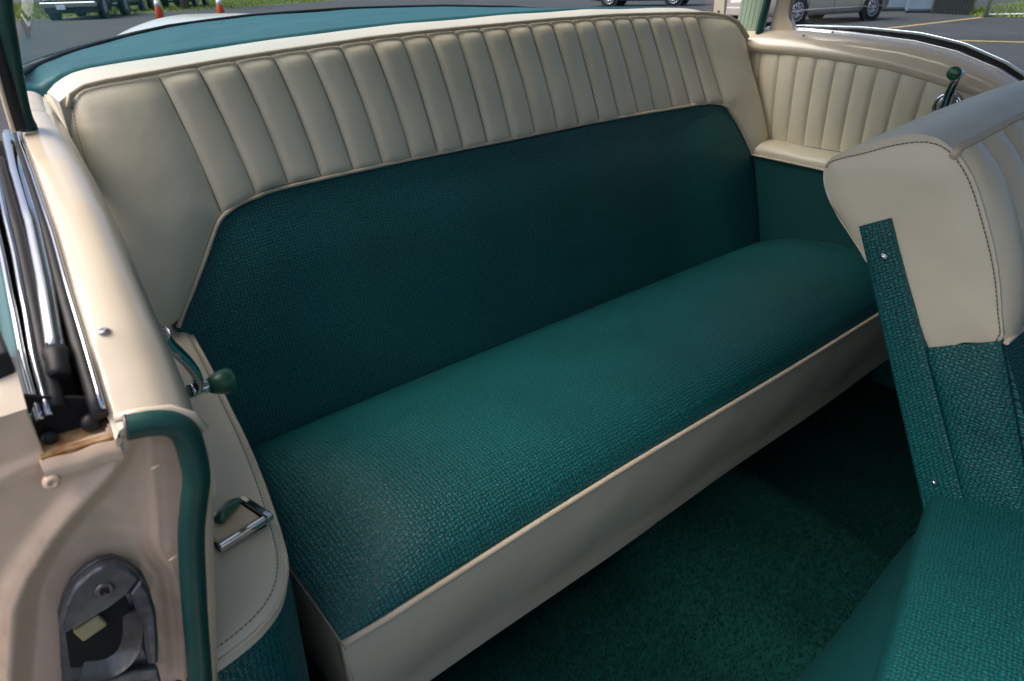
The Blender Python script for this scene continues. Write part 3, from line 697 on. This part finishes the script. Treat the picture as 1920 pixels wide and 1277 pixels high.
# ---- far C-post: perforated trim, windlace, frame
def cpost(u, v):
    z = .925 + .5 * v; x = 1.675 - .10 * v ** 1.2; y = .60 + .075 * u - .10 * v
    return (x - .004 * math.sin(math.pi * u), y, z)
cp = grid('rear_post_trim', cpost, 8, 20, 'perforated', BODY, back=(.03, 0, 0))
bm = bmesh.new()
for i in range(5):
    for j in range(22):
        p = Vector(cpost(.14 + i * .18, .02 + j * .0125 + (i % 2) * .006)); lathe_bm(bm, p + Vector((.001, 0, 0)), (-1, 0, 0), [(.0016, 0), (.0016, .0014), (0, .0015)], 6)
T(bm_obj('perforation', bm, 'black_gap', cp), kind='stuff')
tube('rear_post_windlace', cr([(1.668, .592, .925), (1.664, .585, .96), (1.655, .57, 1.02), (1.63, .54, 1.12), (1.58, .5, 1.3)], 6), .010, 'green_rubber', BODY, 12)
def qframe(u, v):
    z = .926 + .46 * v; x = 1.690 - .095 * v ** 1.2; y = .576 - .034 * u - .10 * v - .035 * u * (1 - ss(0, .12, v))
    return (x + .012 * u - .004 * math.sin(math.pi * u), y, z)
grid('quarter_window_frame', qframe, 8, 24, 'cream_paint', BODY, back=(.02, 0, 0))
tube('quarter_window_chrome', cr([(1.712, .40, .932), (1.712, .475, .933), (1.710, .510, .938), (1.706, .524, .955), (1.696, .520, 1.01), (1.665, .495, 1.12), (1.605, .455, 1.28)], 8), .0038, 'chrome', BODY, 10)
def wtrim(u, v):
    z = .955 + .45 * v; return (1.648 - .12 * v, .735 - .035 * u - .06 * v, z)
wt = grid('rear_window_trim', wtrim, 4, 12, 'cream_paint', BODY, back=(.02, .01, 0))
lathe('trim_screw', Vector(wtrim(.5, .055)) + Vector((-.001, -.001, 0)), (-.8, -.5, .1), [(.004, 0), (.003, .0014), (.001, .001), (0, .0006)], 'dark_steel', wt, 12)

# ---- shell out of frame: roof, doors, dash keep the cabin as shaded as it is
def roof(u, v):
    x = .0 + 1.57 * u; y = -1.30 + 1.97 * v; w_ = abs(x - MID) / .785
    return (x, y, 1.44 - .10 * w_ ** 4 - .05 * (2 * v - 1) ** 4)
grid('roof', roof, 36, 20, 'headliner', BODY, back=(0, 0, .02))
box('front_door', (1.66, -1.35, .1), (1.74, -.22, .80), 'teal_panel', BODY, .01)
box('dashboard', (-.12, -1.75, .1), (1.70, -1.40, .96), 'teal_panel', BODY, .03)
grid('windscreen', lambda u, v: (-.02 + 1.61 * u, -1.42 + .10 * v - .12 * math.sin(math.pi * u), .96 + .37 * v), 16, 4, 'window_glass', BODY)
grid('front_door_glass', lambda u, v: (1.70 - .12 * v, -1.35 + 1.1 * u, .80 + .52 * v), 8, 4, 'window_glass', BODY)
grid('quarter_window', lambda u, v: (1.735 - .13 * v, -.22 + (.72 - .06 * v) * u, zrail(-.22 + .72 * u) - .02 + (1.33 - zrail(-.22 + .72 * u)) * v), 8, 4, 'window_glass', BODY)
box('sill', (-.24, -1.35, -.02), (-.15, -.10, .10), 'body_cream', BODY, .01)
box('underbody', (-.15, -1.6, -.03), (1.72, 2.6, .05), 'rubber', BODY, .01)

# ================================================================== front bench seat
FS = empty('front_bench_seat', (1.1, -.6, .12), 'cream and teal front bench seat with reclined backrest and screw in side strip', 'car seat')
FXE = .80
side_o = cr([(0, -.298, .600), (0, -.335, .628), (0, -.374, .645), (0, -.366, .68), (0, -.345, .74), (0, -.318, .795), (0, -.288, .845), (0, -.256, .876), (0, -.225, .884), (0, -.185, .874), (0, -.145, .856), (0, -.112, .842), (0, -.0965, .830), (0, -.0985, .805), (0, -.116, .776), (0, -.140, .752), (0, -.168, .722), (0, -.184, .702), (0, -.212, .690), (0, -.245, .655), (0, -.272, .622)], 3, True)
pillow('backrest_side', [(FXE, q.y, q.z) for q in side_o], (-1, 0, 0), .011, 'vinyl', FS, 8, back=(.05, 0, 0), pw=5)
# back of seat and top roll as one swept shell
shell = cr([(0, -.262, .872), (0, -.235, .886), (0, -.20, .886), (0, -.15, .866), (0, -.115, .848), (0, -.098, .830), (0, -.099, .804), (0, -.116, .774), (0, -.142, .748), (0, -.170, .720), (0, -.19, .70)], 4)
def shell_f(u, v):
    k = v * (len(shell) - 1); i = min(int(k), len(shell) - 2); q = shell[i].lerp(shell[i + 1], k - i)
    return (FXE - .001 + .70 * u, q.y - .02 * math.sin(u * math.pi) * 0, q.z + .045 * math.sin(min(1, u * 1.2) * 1.57) * ss(.5, .8, q.z) * .6)
grid('backrest_top_roll', shell_f, 30, len(shell) - 1, 'vinyl', FS, back=(0, -.01, -.012))
grid('backrest_rear', lambda u, v: (FXE + .002 + .695 * u, -.189 - .16 * v, .702 - .34 * v), 20, 12, 'fabric_front', FS, back=(0, -.03, -.01))
tube('top_piping', [(FXE - .006, -.2605, .8665), (FXE + .002, -.2622, .8725)] + [(x, -.262, .8745 + .045 * math.sin(min(1, (x - FXE) / .7 * 1.2) * 1.57) * .6) for x in [FXE + .01 + .68 * i / 30 for i in range(31)]], .0048, 'piping', FS, 8)
# front face pleats
fw = [.804, .872, .940, 1.008, 1.076, 1.144, 1.212, 1.28, 1.348, 1.416, 1.49]
ff = cr([(0, -.374, .645), (0, -.366, .68), (0, -.345, .74), (0, -.318, .795), (0, -.288, .845), (0, -.262, .870)], 4)
for k in range(len(fw) - 1):
    def ffp(u, v, k=k):
        x = fw[k] + (fw[k + 1] - fw[k]) * u
        kk = v * (len(ff) - 1); i = min(int(kk), len(ff) - 2); q = ff[i].lerp(ff[i + 1], kk - i)
        rise = .045 * math.sin(min(1, (x - FXE) / .7 * 1.2) * 1.57) * .6 * v
        b = .020 * (1 - abs(2 * u - 1) ** 2.2) * (.55 + .45 * math.sin(math.pi * min(1, v * 1.1 + .02)))
        if k == 0 and u < .5: b = max(b, .012 * (1 - (1 - 2 * u) ** 4))
        return (x, q.y - b * .8, q.z + rise + b * .5 * v)
    grid('pleat', ffp, 0, 0, 'vinyl', FS, back=(0, .05, -.01), us=[0, .03, .08, .16, .28, .42, .58, .72, .84, .92, .97, 1], vs=[i / 16 for i in range(17)])
so_ = [Vector((FXE, q.y, q.z)) for q in side_o]; sc_ = sum(so_, Vector()) / len(so_)
stp = []
for q in so_[6:38]:
    d_ = (sc_ - q); k_ = 1 - .0045 / d_.length; stp.append(sc_ + (q - sc_) * k_ + Vector((-.011 * (1 - k_ ** 5) - .0012, 0, 0)))
stitches('stitching', stp, FS, m='seam_thread', step=.006, ln=.0045, r=.0008)
# teal lower front face and side
def lowf(u, v):
    x = FXE + .004 + .69 * u; return (x, -.376 - .130 * v - .008 * math.sin(math.pi * min(1, u * 6)) * .5 - .008 * math.sin(math.pi * v), .646 - .28 * v)
grid('backrest_lower', lowf, 40, 20, 'fabric_front', FS, back=(0, .05, 0))
tube('lower_piping', [(x, -.381, .6465 + 0 * x) for x in [FXE + .70 * i / 20 for i in range(21)]], .0036, 'piping', FS, 8)
def lin(pts, n):
    P = [Vector(p) for p in pts]; return [P[i].lerp(P[(i + 1) % len(P)], k / n) for i in range(len(P)) for k in range(n)]
pillow('backrest_lower_side', [(FXE - .005, q.y, q.z) for q in lin([(0, -.376, .6475), (0, -.292, .603), (0, -.345, .50), (0, -.398, .385), (0, -.450, .372), (0, -.497, .380), (0, -.440, .505)], 5)], (-1, 0, 0), .010, 'fabric_front', FS, 6, back=(.04, 0, 0), pw=5)
# side strip (covered hinge arm)
def strip(u, v):
    a_ = Vector((0, -.170, .755)).lerp(Vector((0, -.372, .324)), v); b_ = Vector((0, -.209, .7765)).lerp(Vector((0, -.4075, .387)), v)
    p = a_.lerp(b_, u); return (FXE - .0150 - .003 * (1 - abs(2 * u - 1) ** 6) * min(1, v * 25 + .1), p.y, p.z)
grid('side_strip', strip, 14, 50, 'fabric_front', FS, back=(.03, 0, 0), us=[0, .03, .08, .15, .3, .5, .7, .85, .92, .97, 1], uvf=lambda u, v, p: (u * .045, v * .43))
scw = lathe('strip_screw', (FXE - .0182, -.214, .722), (-1, 0, 0), [(.0056, 0), (.0056, .0012), (.0042, .0022), (.0036, .0016), (.0030, .0030), (.0012, .0036), (0, .0036)], 'chrome', FS, 20)
lathe('hinge_bolt', (FXE - .0178, -.360, .412), (-1, 0, 0), [(.004, 0), (.004, .004), (.002, .006), (0, .006)], 'chrome', FS, 12)
for nm, y0, z0, y1, z1, m_ in (('folded_backrest', -.60, .47, -.84, .66, 'fabric_front'), ('folded_backrest_top', -.845, .663, -1.02, .80, 'vinyl')):
    grid(nm, lambda u, v, y0=y0, z0=z0, y1=y1, z1=z1: (.06 + .70 * u, y0 + (y1 - y0) * v, z0 + (z1 - z0) * v + .012 * math.sin(math.pi * u) * math.sin(math.pi * v)), 12, 8, m_, FS, back=(0, -.075, -.09))
# cushion
def fedge(x): return itp(x, [-.1, .416, .6, .79, .85, 1.5], [-.56, -.452, -.405, -.356, -.350, -.350])
def fcush(u, v):
    x = -.02 + 1.50 * u; yr = fedge(x)
    d = v * .62
    if d < .05: t = d / .05; y = yr - .010 * t ** 2; z = .345 + .052 * math.sin(t * 1.57)
    else: y = yr - .010 - (d - .05); z = .397 + .040 * ss(-.02, .14, d - .05) 
    z += .006 * math.sin(x * 5)
    return (x, y, z)
grid('cushion', fcush, 90, 0, 'fabric_front', FS, vs=[0, .01, .02, .03, .04, .05, .06, .07, .08, .1, .13, .17, .22, .3, .4, .5, .6, .7, .8, .9, 1], uvf=lambda u, v, p: (p.x, v * .62), back=(0, 0, -.10))
def fbase(u, v):
    x = .02 + 1.42 * u; z = .35 - .24 * v
    return (x, fedge(x) * (1 - v) - .318 * v - .045 * (1 - v) ** 3 + .006 * math.sin(v * 3.1), z)
grid('seat_base', fbase, 40, 10, 'teal_vinyl', FS, back=(0, -.03, 0))
box('seat_pan', (.06, -.95, .12), (1.44, -.47, .30), 'rubber', FS, .01)

# ================================================================== outdoors
GZ = -.17
mat('asphalt', (.048, .049, .053), .85, spec=.3, bump=[('n', 60, .01), ('n', 2, .02)], var=(.6, .8, (.072, .073, .077)))
mat('line_paint', (.62, .40, .13), .7, bump=[('n', 50, .003)], var=(9, .7, (.40, .30, .16)))
mat('soil', (.07, .085, .03), .95, bump=[('n', 20, .02)], var=(2, .8, (.12, .14, .04)))
mat('grass', (.14, .21, .03), .7, var=(3, .8, (.24, .29, .06)))
mat('cone_orange', (.80, .095, .025), .45)
mat('cone_white', (.85, .85, .85), .35)
mat('silver_paint', (.58, .54, .50), .28, metal=.6, coat=.5)
mat('truck_green', (.015, .07, .075), .3, coat=.5)
mat('truck_grey', (.08, .10, .09), .35, coat=.4)
mat('navy_paint', (.012, .03, .055), .25, coat=.6)
mat('tyre', (.012, .012, .013), .7)
mat('alloy', (.62, .63, .65), .2, metal=.9)
mat('plate', (.55, .68, .75), .4)
mat('steel_blue', (.14, .19, .25), .5, var=(2, .6, (.10, .14, .19)))
mat('galvanised', (.42, .44, .46), .4, metal=.8)
mat('lamp_red', (.4, .02, .02), .2, coat=.5)
mat('lamp_clear', (.75, .78, .8), .12, metal=.5)
mat('slat_black', (.010, .012, .012), .5)
mat('bark', (.10, .08, .06), .9, bump=[('n', 20, .03)])
def ground(u, v): return (-70 + 220 * u, -60 + 260 * v, GZ)
g_ = grid('asphalt_lot', ground, 8, 8, 'asphalt', None); T(g_, kind='structure')
# grass verges, with real blades
def verge(name, pts, dens, seed, h=.10):
    bm = bmesh.new(); bm.faces.new([bm.verts.new((x, y, GZ + .004)) for x, y in pts]); o = bm_obj(name, bm, 'soil'); T(o, kind='structure')
    rnd = random.Random(seed); n = len(pts); bm = bmesh.new()
    xs_ = [p[0] for p in pts]; ys_ = [p[1] for p in pts]; made = 0
    def inside(x, y):
        c = False; j = n - 1
        for i in range(n):
            if (pts[i][1] > y) != (pts[j][1] > y) and x < (pts[j][0] - pts[i][0]) * (y - pts[i][1]) / (pts[j][1] - pts[i][1]) + pts[i][0]: c = not c
            j = i
        return c
    while made < dens:
        x, y = rnd.uniform(min(xs_), max(xs_)), rnd.uniform(min(ys_), max(ys_))
        if not inside(x, y): continue
        made += 1; hh = h * rnd.uniform(.4, 1.3); a_ = rnd.uniform(0, 6.28); wd = .02 + .015 * rnd.random()
        d = Vector((math.cos(a_), math.sin(a_), 0)) * wd; p = Vector((x, y, GZ)); t = Vector((rnd.uniform(-.05, .05), rnd.uniform(-.05, .05), hh))
        bm.faces.new([bm.verts.new(p - d), bm.verts.new(p + d), bm.verts.new(p + t)])
    me = bpy.data.meshes.new('grass'); bm.to_mesh(me); bm.free(); o = link('grass', me, 'grass'); T(o, 'short bright green grass ' + ('beside the fence post' if seed == 2 else 'under the parked trucks'), 'grass', kind='stuff')
verge('grass_verge', [(0, 39.0), (9.1, 41.8), (16, 44.5), (40, 62), (40, 90), (0, 90), (-6, 60)], 45000, 1, .16)
verge('grass_verge', [(22.9, 7.35), (23.0, 5.0), (24, 1.0), (45, 1), (48, 11), (24.2, 8.3)], 30000, 2, .12)
# painted bay lines
def bay(p, q, wd, label):
    p, q = Vector((*p, GZ + .005)), Vector((*q, GZ + .005)); d = (q - p).normalized(); s = Vector((-d.y, d.x, 0)) * wd / 2
    def f(u, v): return p + (q - p) * u + s * (2 * v - 1) * (1 + .06 * math.sin(u * 60))
    o = grid('painted_line', f, 30, 1, 'line_paint', None, back=(0, 0, -.003)); T(o, kind='structure')
bay((14.6, 7.45), (22.6, 7.15), .12, ''); bay((14.2, 8.9), (15.7, 3.2), .12, '')
# cones
def cone(x, y, label, rz=0):
    c = empty('traffic_cone', (x, y, GZ), label, 'cone', 'traffic cones', rz)
    box('base', (-.19, -.19, 0), (.19, .19, .035), 'rubber', c, .01, 2, local=True)
    c.scale = (1.25, 1.25, 1.25)
    def seg(nm, z0, z1, m, ex=0.):
        r = lambda z: .135 - (.135 - .03) * (z - .035) / .87
        lathe(nm, (0, 0, 0), (0, 0, 1), [(r(z0) + ex, z0), (r(z1) + ex, z1)], m, c, 20, local=True)
    seg('body', .035, .905, 'cone_orange'); seg('reflective_band', .50, .64, 'cone_white', .003); seg('reflective_band', .70, .80, 'cone_white', .003)
cone(7.09, 27.8, 'orange traffic cone with white bands standing clear of the cream trunk lid', .3)
cone(8.79, 26.5, 'orange traffic cone with white bands rising behind the cream trunk lid', 1.1)
# ---------- vehicles
def wheel(parent, x, y, r, wd, rim, side, spokes=5):
    wlt = lathe('wheel', (x, y - wd / 2, r), (0, 1, 0), [(r * .62, 0), (r * .90, -.004), (r * .98, wd * .12), (r, wd * .3), (r, wd * .7), (r * .98, wd * .88), (r * .90, wd + .004), (r * .62, wd)], 'tyre', parent, 32, local=True)
    bm = bmesh.new(); ys = y + side * wd * .42; ax = (0, side, 0)
    lathe_bm(bm, (x, ys, r), ax, [(r * .66, .0), (r * .68, .022), (r * .60, .022), (r * .57, .0), (r * .57, -.04)], 28)
    lathe_bm(bm, (x, ys, r), ax, [(r * .17, -.02), (r * .17, .018), (r * .12, .028), (0, .028)], 16)
    for k in range(spokes):
        t = 2 * math.pi * k / spokes + .3; d = Vector((math.cos(t), 0, math.sin(t))); c = Vector((x, ys + side * .006, r))
        for s in (-.10, .10):
            q = Vector((-d.z, 0, d.x)) * s * r
            tube_bm(bm, [c + d * r * .1 + q * .8, c + d * r * .62 + q * 1.25], r * .062, 6)
    bm_obj('rim', bm, rim, wlt, local=True)
    lathe('rim_dish', (x, ys - side * .05, r), ax, [(r * .6, 0), (r * .6, .012), (0, .012)], 'slat_black', wlt, 20, local=True)
def loft(name, secs, m, parent, nseg=None):
    """secs: list of (x, [(y,z)...]) half sections from sill to roof centre; mirrored"""
    bm = bmesh.new(); rows = []
    for x, hs in secs:
        full = [(y, z) for y, z in hs] + [(-y, z) for y, z in reversed(hs)]
        rows.append([bm.verts.new((x, y, z)) for y, z in full])
    for A, B in zip(rows, rows[1:]):
        for k in range(len(A) - 1): bm.faces.new((A[k], A[k + 1], B[k + 1], B[k])).smooth = True
        bm.faces.new((A[-1], A[0], B[0], B[-1]))
    bm.faces.new(rows[0]); bm.faces.new(rows[-1])
    return bm_obj(name, bm, m, parent, local=True)
def sedan(loc, rz, paint, label, group=None, L=4.7, W=.89, wr=.325, wb=2.75):
    c = empty('parked_car', (*loc, GZ), label, 'car', group, rz)
    hx = L / 2
    def sec(x, top, w, wt_, sill=.22):
        return (x, [(w * .93, sill), (w * .985, sill + .10), (w, .50), (w * .99, .70), (w * .95, .86), (wt_, min(top, .93)), (wt_ * .8, top), (0.001, top + .015)])
    secs = [sec(-hx, .70, W * .72, W * .60, .34), sec(-hx + .10, .86, W * .88, W * .74, .26), sec(-hx + .55, .95, W * .98, W * .8), sec(-hx + 1.1, .97, W, W * .82), sec(-hx + 1.75, .98, W, W * .84), sec(0, .98, W, W * .85), sec(.8, .97, W, W * .84), sec(1.35, .93, W * .99, W * .8), sec(hx - .5, .83, W * .94, W * .72, .22), sec(hx - .12, .68, W * .80, W * .6, .26), sec(hx, .55, W * .66, W * .5, .30)]
    bd = loft('body', secs, paint, c)
    gsec = lambda x, w0, w1, z1: (x, [(w0, .90), (w0 * .98, .97), ((w0 + w1) / 2, (.97 + z1) / 2), (w1, z1 - .03), (w1 * .7, z1), (.001, z1 + .01)])
    cab = loft('cabin_glass', [gsec(-hx + .75, W * .75, W * .70, .99), gsec(-hx + 1.35, W * .84, W * .66, 1.40), gsec(-.1, W * .86, W * .66, 1.45), gsec(.45, W * .85, W * .66, 1.40), gsec(1.25, W * .78, W * .7, .98)], 'dark_glass', c)
    loft('roof', [(-hx + 1.3, [(W * .66, 1.385), (W * .45, 1.43), (.001, 1.44)]), (-.1, [(W * .67, 1.435), (W * .45, 1.475), (.001, 1.485)]), (.5, [(W * .66, 1.39), (W * .45, 1.425), (.001, 1.43)])], paint, c)
    for sy in (-1, 1):
        for wx in (-wb / 2 - .02, wb / 2 + .02):
            lathe('wheel_arch', (wx, sy * (W + .004), wr), (0, -sy, 0), [(wr + .065, 0), (wr + .065, .10), (0, .10)], 'slat_black', c, 28, local=True)
            wheel(c, wx, sy * (W - .085), wr, .21, 'alloy', sy, 6)
        tube('rub_strip', [(-hx + .5, sy * (W + .006), .36), (0, sy * (W + .010), .36), (hx - .6, sy * (W + .002), .36)], .022, paint, c, 6, local=True)
        for x in (-.95, .10, 1.05):
            tube('door_seam', [(x, sy * (W * .985 + .003), .30), (x, sy * (W + .002), .52), (x - .03, sy * (W * .985 + .002), .75), (x - .05, sy * (W * .95), .87)], .006, 'slat_black', c, 5, local=True)
        for x in (-.72, .30): box('door_handle', (x, sy * (W + .02) - .015, .70), (x + .17, sy * (W + .02) + .015, .735), 'chrome', c, .008, 2, local=True)
        box('mirror', (.78, sy * (W + .09) - .09, .95), (.90, sy * (W + .09) + .09, 1.08), paint, c, .03, 3, local=True)
        box('tail_light', (-hx + .0, sy * W * .62 - .16, .60), (-hx + .12, sy * W * .62 + .16, .74), 'lamp_red', c, .02, 2, local=True)
        box('headlight', (hx - .22, sy * W * .55 - .16, .52), (hx - .05, sy * W * .55 + .16, .64), 'lamp_clear', c, .02, 2, local=True)
    box('bumper', (-hx - .04, -W * .72, .30), (-hx + .06, W * .72, .50), paint, c, .03, 3, local=True)
    box('bumper', (hx - .06, -W * .66, .25), (hx + .03, W * .66, .45), paint, c, .03, 3, local=True)
    return c
sedan((18.72, 10.05), math.radians(170), 'silver_paint', 'silver sedan with multi-spoke alloy wheels parked across the lot', wb=2.85)
sedan((25.6, 21.6), math.radians(118), 'navy_paint', 'dark blue car parked behind, seen just over the parcel shelf', wb=2.75)
def pickup(loc, rz, paint, label, lift=0., group='trucks parked on the grass', chrome=True, size=1.):
    c = empty('pickup_truck', (*loc, GZ), label, 'truck', group, rz); c.scale = (size, size, size)
    W = .98; L = 5.3; wr = .38; hx = L / 2; z0 = .50 + lift
    hs = lambda w, zt_, ed=.06: [(w * .96, z0), (w, z0 + .12), (w, z0 + .50), (w * .97, zt_ - ed), (w * .92, zt_), (.001, zt_ + .012)]
    loft('body', [(-hx, hs(W * .97, z0 + .58)), (-hx + .08, hs(W, z0 + .60)), (-.25, hs(W, z0 + .60))], paint, c)
    loft('hood', [(.85, hs(W, z0 + .60)), (hx - .35, hs(W * .97, z0 + .56)), (hx, hs(W * .93, z0 + .48))], paint, c)
    loft('cab_lower', [(-.247, hs(W * .998, z0 + .62)), (.848, hs(W * .998, z0 + .62))], paint, c)
    loft('cab_glass', [(-.22, [(W * .90, z0 + .60), (W * .80, z0 + 1.12), (.001, z0 + 1.15)]), (.20, [(W * .90, z0 + .60), (W * .80, z0 + 1.14), (.001, z0 + 1.18)]), (.45, [(W * .90, z0 + .60), (W * .79, z0 + 1.08), (.001, z0 + 1.12)]), (.88, [(W * .88, z0 + .60), (W * .86, z0 + .63), (.001, z0 + .64)])], 'dark_glass', c)
    loft('roof', [(-.25, [(W * .82, z0 + 1.11), (W * .6, z0 + 1.18), (.001, z0 + 1.19)]), (.5, [(W * .81, z0 + 1.09), (W * .6, z0 + 1.15), (.001, z0 + 1.16)])], paint, c)
    box('bumper', (hx - .02, -W * .98, z0 - .06), (hx + .16, W * .98, z0 + .12), 'chrome' if chrome else 'dark_steel', c, .04, 3, local=True)
    box('bumper', (-hx - .14, -W * .94, z0 - .04), (-hx + .02, W * .94, z0 + .12), 'chrome_dull', c, .04, 3, local=True)
    box('valance', (hx - .10, -W * .92, z0 - .26), (hx + .02, W * .92, z0 - .07), 'slat_black', c, .03, 2, local=True)
    box('licence_plate', (hx + .145, -.42, z0 - .13), (hx + .175, -.12, z0 + .03), 'plate', c, .006, 1, local=True)
    gr = box('grille', (hx - .06, -W * .86, z0 + .16), (hx + .03, W * .86, z0 + .42), 'slat_black', c, .02, 2, local=True)
    for k in range(4): box('grille_bar', (hx + .02, -W * .86, z0 + .18 + k * .066), (hx + .05, W * .86, z0 + .20 + k * .066), 'chrome', gr, .004, 1, local=True)
    for sy in (-1, 1):
        box('headlight', (hx - .02, sy * W * .74 - .09, z0 + .19), (hx + .06, sy * W * .74 + .09, z0 + .39), 'lamp_clear', c, .02, 2, local=True)
        for wx in (-1.45, 1.75):
            lathe('wheel_arch', (wx, sy * (W + .004), wr + .02), (0, -sy, 0), [(wr + .09, 0), (wr + .09, .22), (0, .22)], 'slat_black', c, 24, local=True)
            wheel(c, wx, sy * (W - .12), wr, .25, 'alloy', sy, 8)
        tube('door_seam', [(-.20, sy * (W + .002), z0 + .05), (-.20, sy * (W + .002), z0 + .55)], .008, 'slat_black', c, 5, local=True)
        box('door_handle', (-.10, sy * (W + .02) - .015, z0 + .46), (.08, sy * (W + .02) + .015, z0 + .50), 'chrome', c, .01, 2, local=True)
    return c
pickup((7.25, 39.9), math.radians(-116), 'truck_green', 'dark green pickup truck with chrome bumper and licence plate facing the lot', size=1.15)
pickup((10.6, 47.2), math.radians(-112), 'truck_grey', 'grey pickup truck parked next to the dark green one', .08, chrome=False)
pickup((14.6, 50.2), math.radians(-118), 'navy_paint', 'dark blue pickup truck at the far end of the row on the grass', .10, chrome=False)
def tree(x, y, label):
    t = empty('tree', (x, y, GZ), label, 'tree')
    tube('trunk', [(0, 0, 0), (.05, 0, 1.0), (.0, .1, 2.2), (.2, .1, 3.4)], lambda s: .26 - .12 * s, 'bark', t, 10, local=True)
    rnd = random.Random(5); bm = bmesh.new()
    for _ in range(2500):
        d = Vector((rnd.gauss(0, 1), rnd.gauss(0, 1), rnd.gauss(0, .7))); p = Vector((.2, .1, 4.3)) + d * .9
        a_, b_ = Vector((rnd.gauss(0, 1), rnd.gauss(0, 1), rnd.gauss(0, 1))).normalized() * .11, Vector((rnd.gauss(0, 1), rnd.gauss(0, 1), rnd.gauss(0, 1))).normalized() * .11
        bm.faces.new([bm.verts.new(p - a_), bm.verts.new(p + b_), bm.verts.new(p + a_)])
    me = bpy.data.meshes.new('crown'); bm.to_mesh(me); bm.free(); link('crown', me, 'grass', t, local=True)
tree(13.1, 45.4, 'thin tree trunk between the trucks on the grass')
# steel cabinets, gate, fence
def cabinet(x, y, wd, dp, h, rz, label, m='steel_blue'):
    c = empty('steel_cabinet', (x, y, GZ), label, 'cabinet', 'steel cabinets by the gate', rz)
    box('body', (-wd / 2, -dp / 2, .05), (wd / 2, dp / 2, h), m, c, .02, 2, local=True)
    box('door', (-wd / 2 + .04, -dp / 2 - .03, .10), (wd / 2 - .04, -dp / 2 - .004, h - .06), m, c, .012, 2, local=True)
    box('handle', (wd / 2 - .30, -dp / 2 - .09, .62), (wd / 2 - .16, -dp / 2 - .03, .80), 'cone_white', c, .02, 2, local=True)
    box('plinth', (-wd / 2 + .03, -dp / 2 + .03, 0), (wd / 2 - .03, dp / 2 - .03, .05), 'slat_black', c, 0, 1, local=True)
cabinet(25.2, 10.9, 1.35, .9, 1.9, math.radians(-65), 'blue grey steel cabinet nearer the silver sedan')
cabinet(24.6, 9.45, 1.1, .9, 1.9, math.radians(-65), 'blue grey steel cabinet with white handle next to the chain-link gate')
def fence(p, q, h, label, slats, name):
    p, q = Vector((*p, GZ)), Vector((*q, GZ)); d = q - p; L_ = d.length; d.normalize(); up = Vector((0, 0, 1)); nrm = Vector((-d.y, d.x, 0))
    c = empty(name, p, label, 'fence')
    nposts = max(2, int(L_ / 2.4) + 1)
    for k in range(nposts):
        b = p + d * L_ * k / (nposts - 1); tube('post', [b, b + up * (h + .08)], .045 if not slats else .035, 'galvanised', c, 12)
    for z in (.06, h): tube('rail', [p + up * z, q + up * z], .022, 'galvanised', c, 8)
    bm = bmesh.new(); s = .09 if not slats else .11
    n = int((L_ + h) / s)
    for k in range(n):
        a0 = k * s
        for sg in (1, -1):
            pts = []
            x0, z0_ = (a0, 0) if a0 <= L_ else (L_, a0 - L_)
            x1, z1 = (a0 - h, h) if a0 - h >= 0 else (0, a0)
            if z0_ > h: continue
            f = (lambda x, z: p + d * (x if sg == 1 else L_ - x) + up * z + nrm * .006 * sg)
            tube_bm(bm, [f(x0, z0_), f(x1, z1)], .006 if not slats else .012, 4)
    T(bm_obj('wire_mesh', bm, 'galvanised', c), kind='stuff')
    if slats:
        k = 0; x = .04
        while x < L_ - .04:
            a_ = p + d * x - nrm * .05
            bmx = bmesh.new(); box_bm(bmx, (0, 0, .05), (.085, .02, h - .03)); R3 = Matrix.Rotation(math.atan2(d.y, d.x), 3, 'Z')
            for v in bmx.verts: v.co = R3 @ v.co + a_
            bm_obj('privacy_slat', bmx, 'slat_black', c)
            x += .10
fence((24.0, 9.0), (23.55, 7.75), 1.8, 'chain-link gate with black slats between cabinets and grass', True, 'chain_link_gate')
fence((22.85, 7.14), (27.5, 1.5), 1.8, 'galvanised chain-link fence with round posts on the grass edge', False, 'chain_link_fence')
